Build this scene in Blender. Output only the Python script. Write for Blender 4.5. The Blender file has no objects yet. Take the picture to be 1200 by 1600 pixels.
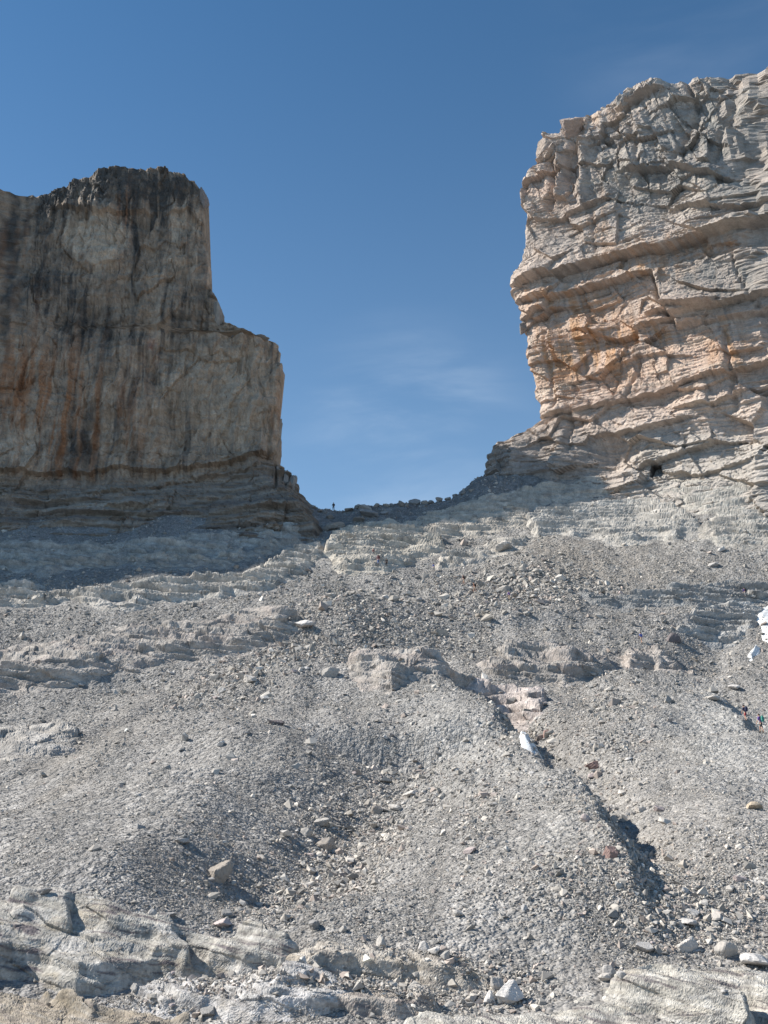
import bpy, math, random
import numpy as np

# ------------------------------------------------------------------ camera, sky, sun, exposure
SC = bpy.context.scene
COL = SC.collection
PITCH = math.radians(20.0)
F = 1570.0
SUN_EL = math.radians(42.0)
SUN_BACK = math.radians(7.0)      # how far behind the line of the wall the sun stands
cam = bpy.data.objects.new('camera', bpy.data.cameras.new('camera'))
COL.objects.link(cam)
cam.location = (0, 0, 0)
cam.rotation_euler = (math.radians(90) + PITCH, 0, 0)
cam.data.sensor_fit = 'VERTICAL'
cam.data.sensor_height = 24.0
cam.data.lens = 24.0 * F / 1600.0
cam.data.clip_start = 0.1
cam.data.clip_end = 6000
SC.camera = cam

sun_dir = np.array([-math.cos(SUN_BACK) * math.cos(SUN_EL), math.sin(SUN_BACK) * math.cos(SUN_EL), math.sin(SUN_EL)])
sl = bpy.data.lights.new('sun', 'SUN')
sl.energy = 5.0
sl.angle = math.radians(0.5)
sl.color = (1.0, 0.95, 0.87)
so = bpy.data.objects.new('sun', sl)
COL.objects.link(so)
from mathutils import Vector
so.rotation_euler = Vector(sun_dir).to_track_quat('Z', 'Y').to_euler()

world = bpy.data.worlds.new('World')
SC.world = world
world.use_nodes = True
wn, wl = world.node_tree.nodes, world.node_tree.links
wn.clear()
sky = wn.new('ShaderNodeTexSky')
sky.sky_type = 'NISHITA'
sky.sun_disc = False
sky.sun_elevation = SUN_EL
sky.sun_rotation = math.atan2(sun_dir[0], sun_dir[1])
sky.altitude = 2800
sky.air_density = 1.0
sky.dust_density = 0.3
sky.ozone_density = 0.6
tc = wn.new('ShaderNodeTexCoord')
# thin cirrus: stretched noise, kept to a few patches of the sky by wide soft noise
mp = wn.new('ShaderNodeMapping'); mp.inputs['Scale'].default_value = (2.2, 2.2, 9.0); mp.inputs['Rotation'].default_value = (0.0, 0.22, 0.0)
nz = wn.new('ShaderNodeTexNoise'); nz.inputs['Scale'].default_value = 1.7; nz.inputs['Detail'].default_value = 7; nz.inputs['Roughness'].default_value = 0.55
nz.inputs['Distortion'].default_value = 0.5
wl.new(tc.outputs['Generated'], mp.inputs['Vector']); wl.new(mp.outputs['Vector'], nz.inputs['Vector'])
def sky_patch(px, py, inner, outer):
    u = (px - 600) / F; v = (800 - py) / F
    d = Vector((u, math.cos(PITCH) - v * math.sin(PITCH), math.sin(PITCH) + v * math.cos(PITCH))).normalized()
    dv = wn.new('ShaderNodeVectorMath'); dv.operation = 'DISTANCE'
    dv.inputs[1].default_value = d
    wl.new(tc.outputs['Generated'], dv.inputs[0])
    mr = wn.new('ShaderNodeMapRange'); mr.interpolation_type = 'SMOOTHSTEP'
    mr.inputs['From Min'].default_value = outer; mr.inputs['From Max'].default_value = inner
    wl.new(dv.outputs['Value'], mr.inputs['Value'])
    return mr.outputs['Result']
def wmath(op, a, b=None):
    m = wn.new('ShaderNodeMath'); m.operation = op
    for i, s in enumerate((a, b)):
        if s is None: continue
        if isinstance(s, (int, float)): m.inputs[i].default_value = s
        else: wl.new(s, m.inputs[i])
    return m.outputs[0]
patches = sky_patch(640, 690, 0.0, 0.15)
patches = wmath('MAXIMUM', patches, wmath('MULTIPLY', sky_patch(1060, 10, 0.0, 0.15), 0.22))
cr = wn.new('ShaderNodeMapRange'); cr.interpolation_type = 'SMOOTHSTEP'
cr.inputs['From Min'].default_value = 0.34; cr.inputs['From Max'].default_value = 0.80
wl.new(nz.outputs['Fac'], cr.inputs['Value'])
fac = wmath('MULTIPLY', wmath('MULTIPLY', cr.outputs['Result'], patches), 0.5)
mix = wn.new('ShaderNodeMix'); mix.data_type = 'RGBA'
tn = wn.new('ShaderNodeMix'); tn.data_type = 'RGBA'; tn.blend_type = 'MULTIPLY'; tn.inputs[0].default_value = 1.0
wl.new(sky.outputs[0], tn.inputs[6]); tn.inputs[7].default_value = (0.56, 1.02, 1.21, 1)
# pale air low in the sky, the same all round the horizon
sx = wn.new('ShaderNodeSeparateXYZ'); wl.new(tc.outputs['Generated'], sx.inputs[0])
lowf = wmath('POWER', wmath('SUBTRACT', 1.0, wmath('MAXIMUM', sx.outputs['Z'], 0.0)), 2.7)
hz = wn.new('ShaderNodeMix'); hz.data_type = 'RGBA'
wl.new(lowf, hz.inputs[0]); wl.new(tn.outputs[2], hz.inputs[6]); hz.inputs[7].default_value = (4.05, 5.7, 7.45, 1)
wl.new(fac, mix.inputs[0]); wl.new(hz.outputs[2], mix.inputs[6])
mix.inputs[7].default_value = (7.0, 7.9, 9.0, 1)
bg = wn.new('ShaderNodeBackground'); bg.inputs['Strength'].default_value = 0.075
wo = wn.new('ShaderNodeOutputWorld')
wl.new(mix.outputs[2], bg.inputs['Color']); wl.new(bg.outputs[0], wo.inputs['Surface'])
SC.view_settings.view_transform = 'Standard'
SC.view_settings.look = 'None'
SC.view_settings.gamma = 1
SC.view_settings.use_curve_mapping = False
SC.view_settings.exposure = 0.75
SC.render.engine = 'CYCLES'
SC.cycles.max_bounces = 5
SC.cycles.diffuse_bounces = 3

rng = np.random.default_rng(7)
random.seed(7)

# ------------------------------------------------------------------ numeric helpers
def h32(ix, iy, iz, seed):
    with np.errstate(over='ignore'):
        h = (ix.astype(np.uint32) * np.uint32(374761393)) ^ (iy.astype(np.uint32) * np.uint32(668265263)) \
            ^ (iz.astype(np.uint32) * np.uint32(2246822519)) ^ np.uint32((seed * 3266489917) & 0xffffffff)
        h ^= h >> np.uint32(15); h *= np.uint32(2246822519)
        h ^= h >> np.uint32(13); h *= np.uint32(3266489917)
        h ^= h >> np.uint32(16)
    return h
def r01(h):
    return (h & np.uint32(0xffffff)).astype(np.float32) / 16777216.0
def r01b(h):
    with np.errstate(over='ignore'):
        h2 = h * np.uint32(2654435761)
    h2 = h2 ^ (h2 >> np.uint32(16))
    return (h2 & np.uint32(0xffffff)).astype(np.float32) / 16777216.0
def gn(x, y, z=None, seed=0):
    """gradient noise, about -1..1"""
    x = np.asarray(x, np.float32); y = np.asarray(y, np.float32)
    x, y = np.broadcast_arrays(x, y)
    fx = np.floor(x); fy = np.floor(y)
    ix = fx.astype(np.int64); iy = fy.astype(np.int64)
    tx = x - fx; ty = y - fy
    wx = tx * tx * tx * (tx * (tx * 6 - 15) + 10); wy = ty * ty * ty * (ty * (ty * 6 - 15) + 10)
    if z is None:
        out = 0
        for dx in (0, 1):
            for dy in (0, 1):
                h = h32(ix + dx, iy + dy, np.zeros_like(ix), seed)
                a = r01(h) * 6.2831853
                g = np.cos(a) * (tx - dx) + np.sin(a) * (ty - dy)
                out = out + g * (wx if dx else 1 - wx) * (wy if dy else 1 - wy)
        return out * 1.45
    z = np.asarray(z, np.float32)
    x, y, z = np.broadcast_arrays(x, y, z)
    fz = np.floor(z); iz = fz.astype(np.int64); tz = z - fz
    wz = tz * tz * tz * (tz * (tz * 6 - 15) + 10)
    out = 0
    for dx in (0, 1):
        for dy in (0, 1):
            for dz in (0, 1):
                h = h32(ix + dx, iy + dy, iz + dz, seed)
                gx = r01(h) * 2 - 1; gy = r01b(h) * 2 - 1
                gz = r01((h >> np.uint32(5)) * np.uint32(9) + np.uint32(77)) * 2 - 1
                g = gx * (tx - dx) + gy * (ty - dy) + gz * (tz - dz)
                out = out + g * (wx if dx else 1 - wx) * (wy if dy else 1 - wy) * (wz if dz else 1 - wz)
    return out * 1.35
def fbm(x, y, z=None, o=4, gain=0.5, seed=0):
    a, s, f = 1.0, 0.0, 1.0
    for i in range(o):
        s = s + a * gn(x * f, y * f, None if z is None else z * f, seed + 13 * i)
        a *= gain; f *= 2.03
    return s
def ridged(x, y, z=None, o=3, seed=0):
    a, s, f = 1.0, 0.0, 1.0
    for i in range(o):
        s = s + a * (1 - 2 * np.abs(gn(x * f, y * f, None if z is None else z * f, seed + 17 * i)))
        a *= 0.5; f *= 2.1
    return s
def facets(x, y, seed=0, tilt=1.0):
    """cracked, tilted cells: returns (facet height -1..1, crack 0 at the joint..1)"""
    x = np.asarray(x, np.float32); y = np.asarray(y, np.float32)
    fx = np.floor(x).astype(np.int64); fy = np.floor(y).astype(np.int64)
    f1 = np.full(x.shape, 9e9, np.float32); f2 = f1.copy(); val = np.zeros(x.shape, np.float32)
    for dx in (-1, 0, 1):
        for dy in (-1, 0, 1):
            h = h32(fx + dx, fy + dy, np.zeros_like(fx), seed)
            ex = fx + dx + r01(h) - x; ey = fy + dy + r01b(h) - y
            d = ex * ex + ey * ey
            hh = h32(fx + dx, fy + dy, np.ones_like(fx), seed + 5)
            v = (r01(hh) * 2 - 1) * 0.6 + tilt * (ex * (r01b(hh) * 2 - 1) + ey * (r01(hh ^ np.uint32(0x5bd1e9)) * 2 - 1))
            near = d < f1
            f2 = np.where(near, f1, np.minimum(f2, d))
            val = np.where(near, v, val)
            f1 = np.where(near, d, f1)
    return val, np.clip((np.sqrt(f2) - np.sqrt(f1)) * 4, 0, 1)
def sstep(a, b, x):
    t = np.clip((x - a) / (b - a), 0, 1)
    return t * t * (3 - 2 * t)
def proj(x, y, z):
    f = y * math.cos(PITCH) + z * math.sin(PITCH)
    u = -y * math.sin(PITCH) + z * math.cos(PITCH)
    return 600 + F * x / f, 800 - F * u / f
def ray(px, py):
    u = (px - 600) / F; v = (800 - py) / F
    return np.array([u, math.cos(PITCH) - v * math.sin(PITCH), math.sin(PITCH) + v * math.cos(PITCH)])
def poly_sdf(px, py, poly):
    """signed distance to a polygon, positive inside"""
    P = np.array(poly, np.float32)
    d2 = np.full(px.shape, 1e12, np.float32); inside = np.zeros(px.shape, bool)
    n = len(P)
    for i in range(n):
        ax, ay = P[i]; bx, by = P[(i + 1) % n]
        ex, ey = bx - ax, by - ay
        t = np.clip(((px - ax) * ex + (py - ay) * ey) / (ex * ex + ey * ey + 1e-9), 0, 1)
        dx = px - ax - t * ex; dy = py - ay - t * ey
        d2 = np.minimum(d2, dx * dx + dy * dy)
        c = (ay > py) != (by > py)
        with np.errstate(divide='ignore', invalid='ignore'):
            xc = ax + (py - ay) * ex / (ey if abs(ey) > 1e-9 else 1e-9)
        inside ^= c & (px < xc)
    d = np.sqrt(d2)
    return np.where(inside, d, -d)
def line_dist(x, y, pts):
    """distance to a polyline, signed side (+ = right of travel) and position 0..1 along it"""
    best = np.full(x.shape, 1e12, np.float32); side = np.zeros(x.shape, np.float32); pos = np.zeros(x.shape, np.float32)
    P = np.array(pts, float); n = len(P) - 1
    for i in range(n):
        ax, ay = P[i]; ex, ey = P[i + 1] - P[i]
        L2 = ex * ex + ey * ey
        t = np.clip(((x - ax) * ex + (y - ay) * ey) / L2, 0, 1)
        dx = x - ax - t * ex; dy = y - ay - t * ey
        d = dx * dx + dy * dy
        cr_ = ex * (y - ay) - ey * (x - ax)
        near = d < best
        side = np.where(near, -np.sign(cr_), side); pos = np.where(near, (i + t) / n, pos)
        best = np.where(near, d, best)
    return np.sqrt(best), side, pos
def blob(px, py, cx, cy, rx, ry, rot=0.0):
    c, s = math.cos(rot), math.sin(rot)
    dx, dy = px - cx, py - cy
    return np.exp(-(((c * dx + s * dy) / rx) ** 2 + ((-s * dx + c * dy) / ry) ** 2))

# ------------------------------------------------------------------ object helpers
def tag(o, label=None, cat=None, group=None, kind=None):
    if label: o['label'] = label
    if cat: o['category'] = cat
    if group: o['group'] = group
    if kind or cat: o['kind'] = kind or 'thing'
    return o
def link(o, parent=None):
    COL.objects.link(o)
    if parent is not None: o.parent = parent
    return o
def grid_mesh(name, P, colr, mat, keep=None, flat=True):
    """P (rows, cols, 3); colr (rows, cols, 3)"""
    R, C, _ = P.shape
    idx = np.arange(R * C, dtype=np.int32).reshape(R, C)
    q = np.stack([idx[:-1, :-1], idx[:-1, 1:], idx[1:, 1:], idx[1:, :-1]], -1).reshape(-1, 4)
    V = P.reshape(-1, 3); Cc = colr.reshape(-1, 3)
    if keep is not None:
        k = keep.reshape(-1)
        q = q[k[q].any(axis=1)]
        used = np.unique(q)
        remap = np.zeros(R * C, np.int32); remap[used] = np.arange(len(used))
        V = V[used]; Cc = Cc[used]; q = remap[q]
    me = bpy.data.meshes.new(name)
    me.vertices.add(len(V)); me.vertices.foreach_set('co', np.ascontiguousarray(V, np.float32).ravel())
    nq = len(q)
    me.loops.add(nq * 4); me.loops.foreach_set('vertex_index', q.astype(np.int32).ravel())
    me.polygons.add(nq); me.polygons.foreach_set('loop_start', np.arange(0, nq * 4, 4, dtype=np.int32))
    me.update(calc_edges=True)
    at = me.attributes.new('tint', 'FLOAT_COLOR', 'POINT')
    c4 = np.ones((len(V), 4), np.float32); c4[:, :3] = np.clip(Cc, 0.004, 0.9)
    at.data.foreach_set('color', c4.ravel())
    me.polygons.foreach_set('use_smooth', np.full(nq, not flat))
    me.materials.append(mat)
    o = bpy.data.objects.new(name, me)
    return link(o)

# ------------------------------------------------------------------ materials
def rock_material(name, pebble=0.0, fine=3.0, amount=0.25, bump=0.35, bdist=0.12, base=None, vary=False, rough=0.95, warm=0.0):
    m = bpy.data.materials.new(name); m.use_nodes = True
    n, l = m.node_tree.nodes, m.node_tree.links
    bs = n['Principled BSDF']; bs.inputs['Roughness'].default_value = rough
    bs.inputs['Specular IOR Level'].default_value = 0.12
    co = n.new('ShaderNodeTexCoord')
    n1 = n.new('ShaderNodeTexNoise'); n1.inputs['Scale'].default_value = fine; n1.inputs['Detail'].default_value = 8; n1.inputs['Roughness'].default_value = 0.7
    n2 = n.new('ShaderNodeTexNoise'); n2.inputs['Scale'].default_value = fine * 0.21; n2.inputs['Detail'].default_value = 4
    src = 'Object'
    l.new(co.outputs[src], n1.inputs['Vector']); l.new(co.outputs[src], n2.inputs['Vector'])
    mr = n.new('ShaderNodeMapRange'); mr.inputs['From Min'].default_value = 0.25; mr.inputs['From Max'].default_value = 0.75
    mr.inputs['To Min'].default_value = 1 - amount; mr.inputs['To Max'].default_value = 1 + amount
    l.new(n1.outputs['Fac'], mr.inputs['Value'])
    mr2 = n.new('ShaderNodeMapRange'); mr2.inputs['From Min'].default_value = 0.3; mr2.inputs['From Max'].default_value = 0.7
    mr2.inputs['To Min'].default_value = 1 - amount * 0.6; mr2.inputs['To Max'].default_value = 1 + amount * 0.6
    l.new(n2.outputs['Fac'], mr2.inputs['Value'])
    mm = n.new('ShaderNodeMath'); mm.operation = 'MULTIPLY'
    l.new(mr.outputs[0], mm.inputs[0]); l.new(mr2.outputs[0], mm.inputs[1])
    if base is None:
        a = n.new('ShaderNodeAttribute'); a.attribute_name = 'tint'; colour = a.outputs['Color']
    else:
        rgb = n.new('ShaderNodeRGB'); rgb.outputs[0].default_value = (*base, 1); colour = rgb.outputs[0]
    fac = mm.outputs[0]
    if vary:
        oi = n.new('ShaderNodeObjectInfo')
        m3 = n.new('ShaderNodeMapRange'); m3.inputs['To Min'].default_value = 0.82; m3.inputs['To Max'].default_value = 1.15
        l.new(oi.outputs['Random'], m3.inputs['Value'])
        m4 = n.new('ShaderNodeMath'); m4.operation = 'MULTIPLY'
        l.new(fac, m4.inputs[0]); l.new(m3.outputs[0], m4.inputs[1]); fac = m4.outputs[0]
    sc = n.new('ShaderNodeVectorMath'); sc.operation = 'SCALE'
    l.new(colour, sc.inputs[0]); l.new(fac, sc.inputs['Scale'])
    l.new(sc.outputs[0], bs.inputs['Base Color'])
    bp = n.new('ShaderNodeBump'); bp.inputs['Strength'].default_value = bump; bp.inputs['Distance'].default_value = bdist
    if pebble:
        hs = []
        for k, pb in enumerate((pebble, pebble * 2.7)):
            vo = n.new('ShaderNodeTexVoronoi'); vo.inputs['Scale'].default_value = pb; l.new(co.outputs[src], vo.inputs['Vector'])
            sx_ = n.new('ShaderNodeSeparateXYZ'); l.new(vo.outputs['Color'], sx_.inputs[0])
            mv = n.new('ShaderNodeMapRange'); mv.inputs['To Min'].default_value = 0.80; mv.inputs['To Max'].default_value = 1.20
            l.new(sx_.outputs[0], mv.inputs['Value'])
            old = sc.inputs['Scale'].links[0].from_socket
            mp_ = n.new('ShaderNodeMath'); mp_.operation = 'MULTIPLY'; l.new(old, mp_.inputs[0]); l.new(mv.outputs[0], mp_.inputs[1]); l.new(mp_.outputs[0], sc.inputs['Scale'])
            mh = n.new('ShaderNodeMath'); mh.operation = 'MULTIPLY'; l.new(vo.outputs['Distance'], mh.inputs[0]); mh.inputs[1].default_value = -1.0 / (k + 1)
            ma = n.new('ShaderNodeMath'); ma.operation = 'MULTIPLY_ADD'; l.new(sx_.outputs[1], ma.inputs[0]); ma.inputs[1].default_value = 0.8 / (k + 1); l.new(mh.outputs[0], ma.inputs[2])
            hs.append(ma.outputs[0])
        ad = n.new('ShaderNodeMath'); l.new(hs[0], ad.inputs[0]); l.new(hs[1], ad.inputs[1])
        l.new(ad.outputs[0], bp.inputs['Height'])
    else: l.new(n1.outputs['Fac'], bp.inputs['Height'])
    if True: pass
    l.new(n1.outputs['Fac'], n.new('NodeReroute').inputs[0]); l.new(bp.outputs[0], bs.inputs['Normal'])
    return m
M_cliff = rock_material('cliff_limestone', fine=2.6, amount=0.26, bump=0.9, bdist=0.35)
M_ground = rock_material('scree_ground', pebble=2.6, fine=7.0, amount=0.2, bump=1.0, bdist=0.16)
M_outcrop = rock_material('outcrop_limestone', fine=5.0, amount=0.36, bump=1.0, bdist=0.16)
M_snow = rock_material('old_snow', fine=4.0, amount=0.08, bump=0.5, bdist=0.1, rough=0.6)
M_stone = {k: rock_material('stone_' + k, fine=5.0, amount=0.2, bump=0.5, bdist=0.06, base=c, vary=(k != 'dark')) for k, c in {
    'pale': (0.44, 0.41, 0.375), 'white': (0.48, 0.455, 0.43), 'grey': (0.27, 0.26, 0.25), 'brown': (0.31, 0.275, 0.24),
    'reddish': (0.31, 0.215, 0.19), 'ochre': (0.40, 0.33, 0.25), 'dark': (0.16, 0.14, 0.14), 'pinkish': (0.46, 0.39, 0.37)}.items()}

# ------------------------------------------------------------------ base shape of the slope
PROF = np.array([(-400, -60), (-100, -14), (0, -1.75), (12, -3.1), (22, -4.7), (28, -4.6), (31, -3.75), (34, -2.65), (37, -1.6), (40, -0.75), (48, 0.9), (58, 2.9), (70, 5.6), (85, 9.2),
                 (100, 13.3), (115, 18.9), (130, 26.2), (145, 36.0), (160, 46.2), (172, 54.0), (184, 61.5), (196, 68.6), (206, 73.6), (213, 73.0),
                 (225, 66), (260, 46), (400, -20), (900, -160)], float)
def smooth_profile():
    yy = np.linspace(-400, 900, 13001)
    zz = np.interp(yy, PROF[:, 0], PROF[:, 1])
    k = np.hanning(41); k /= k.sum()
    zs = np.convolve(np.pad(zz, 20, 'edge'), k, 'valid')
    return yy, zs
PY, PZ = smooth_profile()
SKY = [(-400, 60), (200, 60), (440, 770), (466, 776), (490, 788), (521, 796), (545, 789), (600, 784), (650, 780), (700, 774), (750, 756), (800, 752), (1600, 740)]
def base_z(x, y):
    z = np.interp(y, PY, PZ)
    # the col: lowest near the standing hiker, rising to the right
    t = sstep(150, 206, y)
    z = z + sstep(175, 206, y) * (1.5 + 1.2 * sstep(0, 7, np.abs(x + 10)) + 1.6 * sstep(0, 14, x) + 5.0 * sstep(13, 22, x))
    # bedrock climbing to the foot of the right cliff
    z = z + sstep(112, 160, y) * sstep(10, 50, x) * 3.0
    g = sstep(150, 182, y) * sstep(46, 73, x)
    z = z + 13.0 * g
    return z
def hit_base(px, py, lift=0.0):
    d = ray(px, py)
    ys = np.linspace(24, 300, 5521)
    xs = d[0] / d[1] * ys; zs = d[2] / d[1] * ys
    below = base_z(xs, ys) + lift - zs
    i = int(np.argmax(below > 0)) if (below > 0).any() else int(np.argmax(below))
    return np.array([xs[i], ys[i]])
def to_xy(pts, lift=0.0):
    return [tuple(hit_base(p[0], p[1], lift)) for p in pts]

RIDGES = [  # crest drawn down the slope, height, width on the left side, width on the right side
    (to_xy([(560, 905), (500, 1010), (400, 1130), (250, 1260), (120, 1380)], 2.5), 3.4, 14, 10),
    (to_xy([(660, 1062), (715, 1105), (780, 1150), (840, 1200), (905, 1262), (955, 1335), (1015, 1390), (1045, 1425)], 1.5), 3.4, 13, 1.9),
    (to_xy([(960, 1052), (1010, 1110), (1080, 1190), (1150, 1270), (1230, 1350)], 2.0), 2.6, 11, 7),
    (to_xy([(1060, 1062), (1130, 1110), (1210, 1175), (1300, 1240)], 1.5), 2.2, 6, 1.1),
    (to_xy([(860, 842), (830, 900), (800, 985)]), 2.0, 9, 9),
]
GULLIES = [
    (to_xy([(660, 1180), (610, 1255), (520, 1310), (430, 1400), (380, 1440)]), 3.1, 7),
    (to_xy([(745, 1090), (815, 1140), (880, 1200), (945, 1262), (990, 1330), (1070, 1415)], 0.0), 1.9, 2.6),
    (to_xy([(1120, 960), (1110, 1010), (1060, 1050)]), 2.2, 3.5),
    (to_xy([(100, 1060), (-40, 1150)]), 1.5, 8),
    (to_xy([(0, 1240), (120, 1180), (300, 1080)]), 0.5, 1.6),
]
def detail_mask(y):
    return np.clip((y - 24) / 8, 0, 1)
def height(x, y, px, py, fine=True):
    z = base_z(x, y)
    near = sstep(24, 36, y)
    k0 = np.clip(y / 80, 0.3, 1.1)
    for pts, A, wl_, wr_ in RIDGES:
        jx = x + 1.3 * k0 * gn(x / 7, y / 7, seed=91) + 0.5 * k0 * gn(x / 2, y / 2, seed=94); jy = y
        d, side, pos = line_dist(jx, jy, pts)
        k = np.clip(y / 80, 0.36, 1.1)          # lower and narrower towards its foot
        w = (wl_ + (wr_ - wl_) * sstep(-0.35, 0.35, -side * d)) * k
        A = A * (0.75 + 0.45 * gn(y / 9, x * 0, seed=93))
        pos = np.clip((pts[0][1] - y) / (pts[0][1] - pts[-1][1]), 0, 1)
        prof = np.exp(-(d / w) ** 1.5)
        z = z + A * k * prof * sstep(0, 0.07, pos) * (1 - sstep(0.93, 1.0, pos))
    for pts, A, w in GULLIES:
        d, side, pos = line_dist(x + 0.8 * gn(x / 4, y / 4, seed=92), y, pts)
        pos = np.clip((pts[0][1] - y) / (pts[0][1] - pts[-1][1]), 0, 1)
        k = np.clip(y / 80, 0.42, 1.1)
        z = z - A * k * np.exp(-(d / (w * k)) ** 2) * sstep(0, 0.08, pos) * (1 - sstep(0.88, 1.0, pos))
    amp = np.clip(y / 120, 0.12, 1.0)
    z = z + near * 0.9 * fbm(x / 16, y / 20, o=3, seed=3)
    if not fine: return z
    z = z + near * 0.22 * amp * fbm(x / 3.3, y / 4.5, o=4, seed=9, gain=0.55)
    # coarse broken ground
    co = coarse(px, py)
    v, c = facets(x / 1.1, y / 1.5, seed=21, tilt=0.9)
    z = z + near * amp * (0.05 + 0.26 * co) * v
    v, c = facets(x / 0.42, y / 0.6, seed=22, tilt=0.9)
    z = z + near * np.clip(amp, 0.2, 1) * (0.05 + 0.08 * co) * v
    # bedrock ribs breaking through on the upper slope
    up = sstep(1090, 960, py)
    w = base_z(x, y) + 0.05 * x + 1.2 * gn(x / 14, y / 10, seed=33)
    rib = gn(x / 22, w / 1.9, seed=35)
    z = z + up * 0.35 * np.tanh(3 * (rib - 0.12)) * (0.35 + 0.65 * sstep(-0.1, 0.5, gn(x / 18, y / 14, seed=36)))
    # the col: heaped blocks on the skyline
    cl = sstep(196, 204, y) * sstep(216, 210, y)
    v, c = facets(x / 2.4, y / 2.6, seed=41, tilt=0.8)
    z = z + cl * 0.35 * (v + 0.3)
    return z
def coarse(px, py):
    c = 0.6 * blob(px, py, 400, 1075, 150, 55, -0.45) + 0.9 * blob(px, py, 560, 1290, 130, 70, -0.5) + 0.8 * blob(px, py, 450, 1385, 130, 45, -0.2)
    c = c + 0.35 * blob(px, py, 620, 1000, 130, 60, -0.2) + 0.9 * blob(px, py, 830, 930, 90, 30) + 0.8 * blob(px, py, 800, 1150, 70, 50, 0.8)
    c = c + 0.9 * blob(px, py, 980, 1370, 90, 40, 0.7) + 0.9 * blob(px, py, 1040, 1450, 90, 35) + 0.6 * blob(px, py, 860, 1420, 90, 30)
    c = c + 0.6 * blob(px, py, 1120, 1410, 120, 50) + 0.5 * blob(px, py, 950, 1180, 60, 90) + 0.5 * blob(px, py, 760, 1300, 40, 100, 0.4)
    return np.clip(c, 0, 1)

# colours of the loose ground, all as dry albedo
def ground_tint(x, y, z, px, py):
    g = np.array([0.278, 0.265, 0.250], np.float32)
    n1 = fbm(x / 9, y / 12, o=4, seed=51)[..., None]
    n2 = fbm(x / 1.1, y / 1.4, o=3, seed=52)[..., None]
    chute = fbm((px + 0.15 * py) / 38, py / 330, o=4, seed=59)[..., None]
    c = g * (1 + 0.15 * n1 + 0.10 * n2 + 0.16 * chute)
    def mixc(c, m, t):
        m = np.clip(m, 0, 1)[..., None]
        return c * (1 - m) + np.array(t, np.float32) * m
    c = mixc(c, 0.5 * blob(px, py, 880, 880, 110, 45) + 0.35 * blob(px, py, 960, 900, 160, 50), (0.28, 0.25, 0.215))
    st = gn((px * 0.45 + py) / 26, (px - py * 0.45) / 260, seed=53)
    c = mixc(c, 0.55 * blob(px, py, 60, 1250, 240, 110, -0.5) * sstep(-0.1, 0.5, st), (0.27, 0.245, 0.215))
    c = mixc(c, 0.55 * blob(px, py, 1130, 1190, 90, 70, 0.7) + 0.4 * blob(px, py, 1150, 1130, 70, 40), (0.40, 0.39, 0.37))
    c = mixc(c, 0.4 * blob(px, py, 720, 1190, 120, 60, 0.6) + 0.3 * blob(px, py, 880, 1330, 60, 90), (0.35, 0.34, 0.32))
    c = mixc(c, 0.45 * blob(px, py, 70, 1150, 90, 30, -0.1) * sstep(-0.2, 0.4, fbm(x / 3, y / 4, o=3, seed=54)), (0.46, 0.45, 0.44))
    c = mixc(c, 0.35 * blob(px, py, 400, 1060, 180, 70, -0.4), (0.36, 0.33, 0.30))
    c = mixc(c, 0.5 * blob(px, py, 60, 1060, 120, 30, 0.0), (0.22, 0.215, 0.21))
    c = mixc(c, 0.25 * sstep(1300, 1480, py) * sstep(500, 100, px), (0.26, 0.255, 0.262))
    rub = fbm(px / 22, py / 7, o=3, seed=57)
    c = mixc(c, 0.5 * sstep(980, 880, py) * sstep(0.0, 0.7, rub), (0.40, 0.385, 0.36))
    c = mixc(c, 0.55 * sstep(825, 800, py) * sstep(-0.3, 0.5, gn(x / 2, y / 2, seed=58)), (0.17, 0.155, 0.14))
    return c

# ------------------------------------------------------------------ ground sheet
def half_w(y):
    return np.where(y < 230, np.maximum(14.0, 0.395 * y + 3.0), 0.395 * 230 + 3.0)
pys = np.linspace(1625, 792, 780)
def y_for_py(p):
    ys = np.linspace(24, 206, 8000)
    q = proj(np.zeros_like(ys), ys, np.interp(ys, PY, PZ))[1]
    q = np.minimum.accumulate(q)
    return np.interp(p, q[::-1], ys[::-1])
yv = y_for_py(pys)
yv = np.unique(np.round(yv, 3))
extra = np.arange(yv[-1] + 0.35, 216, 0.35)
yv = np.concatenate([[-400, -250, -150, -90, -50, -25, -10, 0, 6, 11, 15, 18, 21, 24, 26, 28, 30], yv[yv > 31], extra, 216 + np.cumsum(np.linspace(1, 60, 24))])
gap = np.diff(yv); yv = yv[np.concatenate([[True], gap > 0.02])]
av = np.linspace(-1.12, 1.12, 560)
out = 1.12 + np.cumsum(np.geomspace(0.008, 1.2, 34))
av = np.concatenate([-out[::-1], av, out])
Yg, Ag = np.meshgrid(yv, av, indexing='ij')
Xg = Ag * half_w(Yg)
Pg, Qg = proj(Xg, np.maximum(Yg, 20), base_z(Xg, Yg))
Zg = height(Xg, Yg, Pg, Qg)
def ground_z(x, y):
    """height of the ground mesh at x, y"""
    x = np.asarray(x, float); y = np.asarray(y, float)
    a = x / half_w(y)
    i = np.clip(np.searchsorted(yv, y) - 1, 0, len(yv) - 2); j = np.clip(np.searchsorted(av, a) - 1, 0, len(av) - 2)
    ty = (y - yv[i]) / (yv[i + 1] - yv[i]); ta = (a - av[j]) / (av[j + 1] - av[j])
    return (Zg[i, j] * (1 - ty) * (1 - ta) + Zg[i + 1, j] * ty * (1 - ta) + Zg[i, j + 1] * (1 - ty) * ta + Zg[i + 1, j + 1] * ty * ta)
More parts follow.
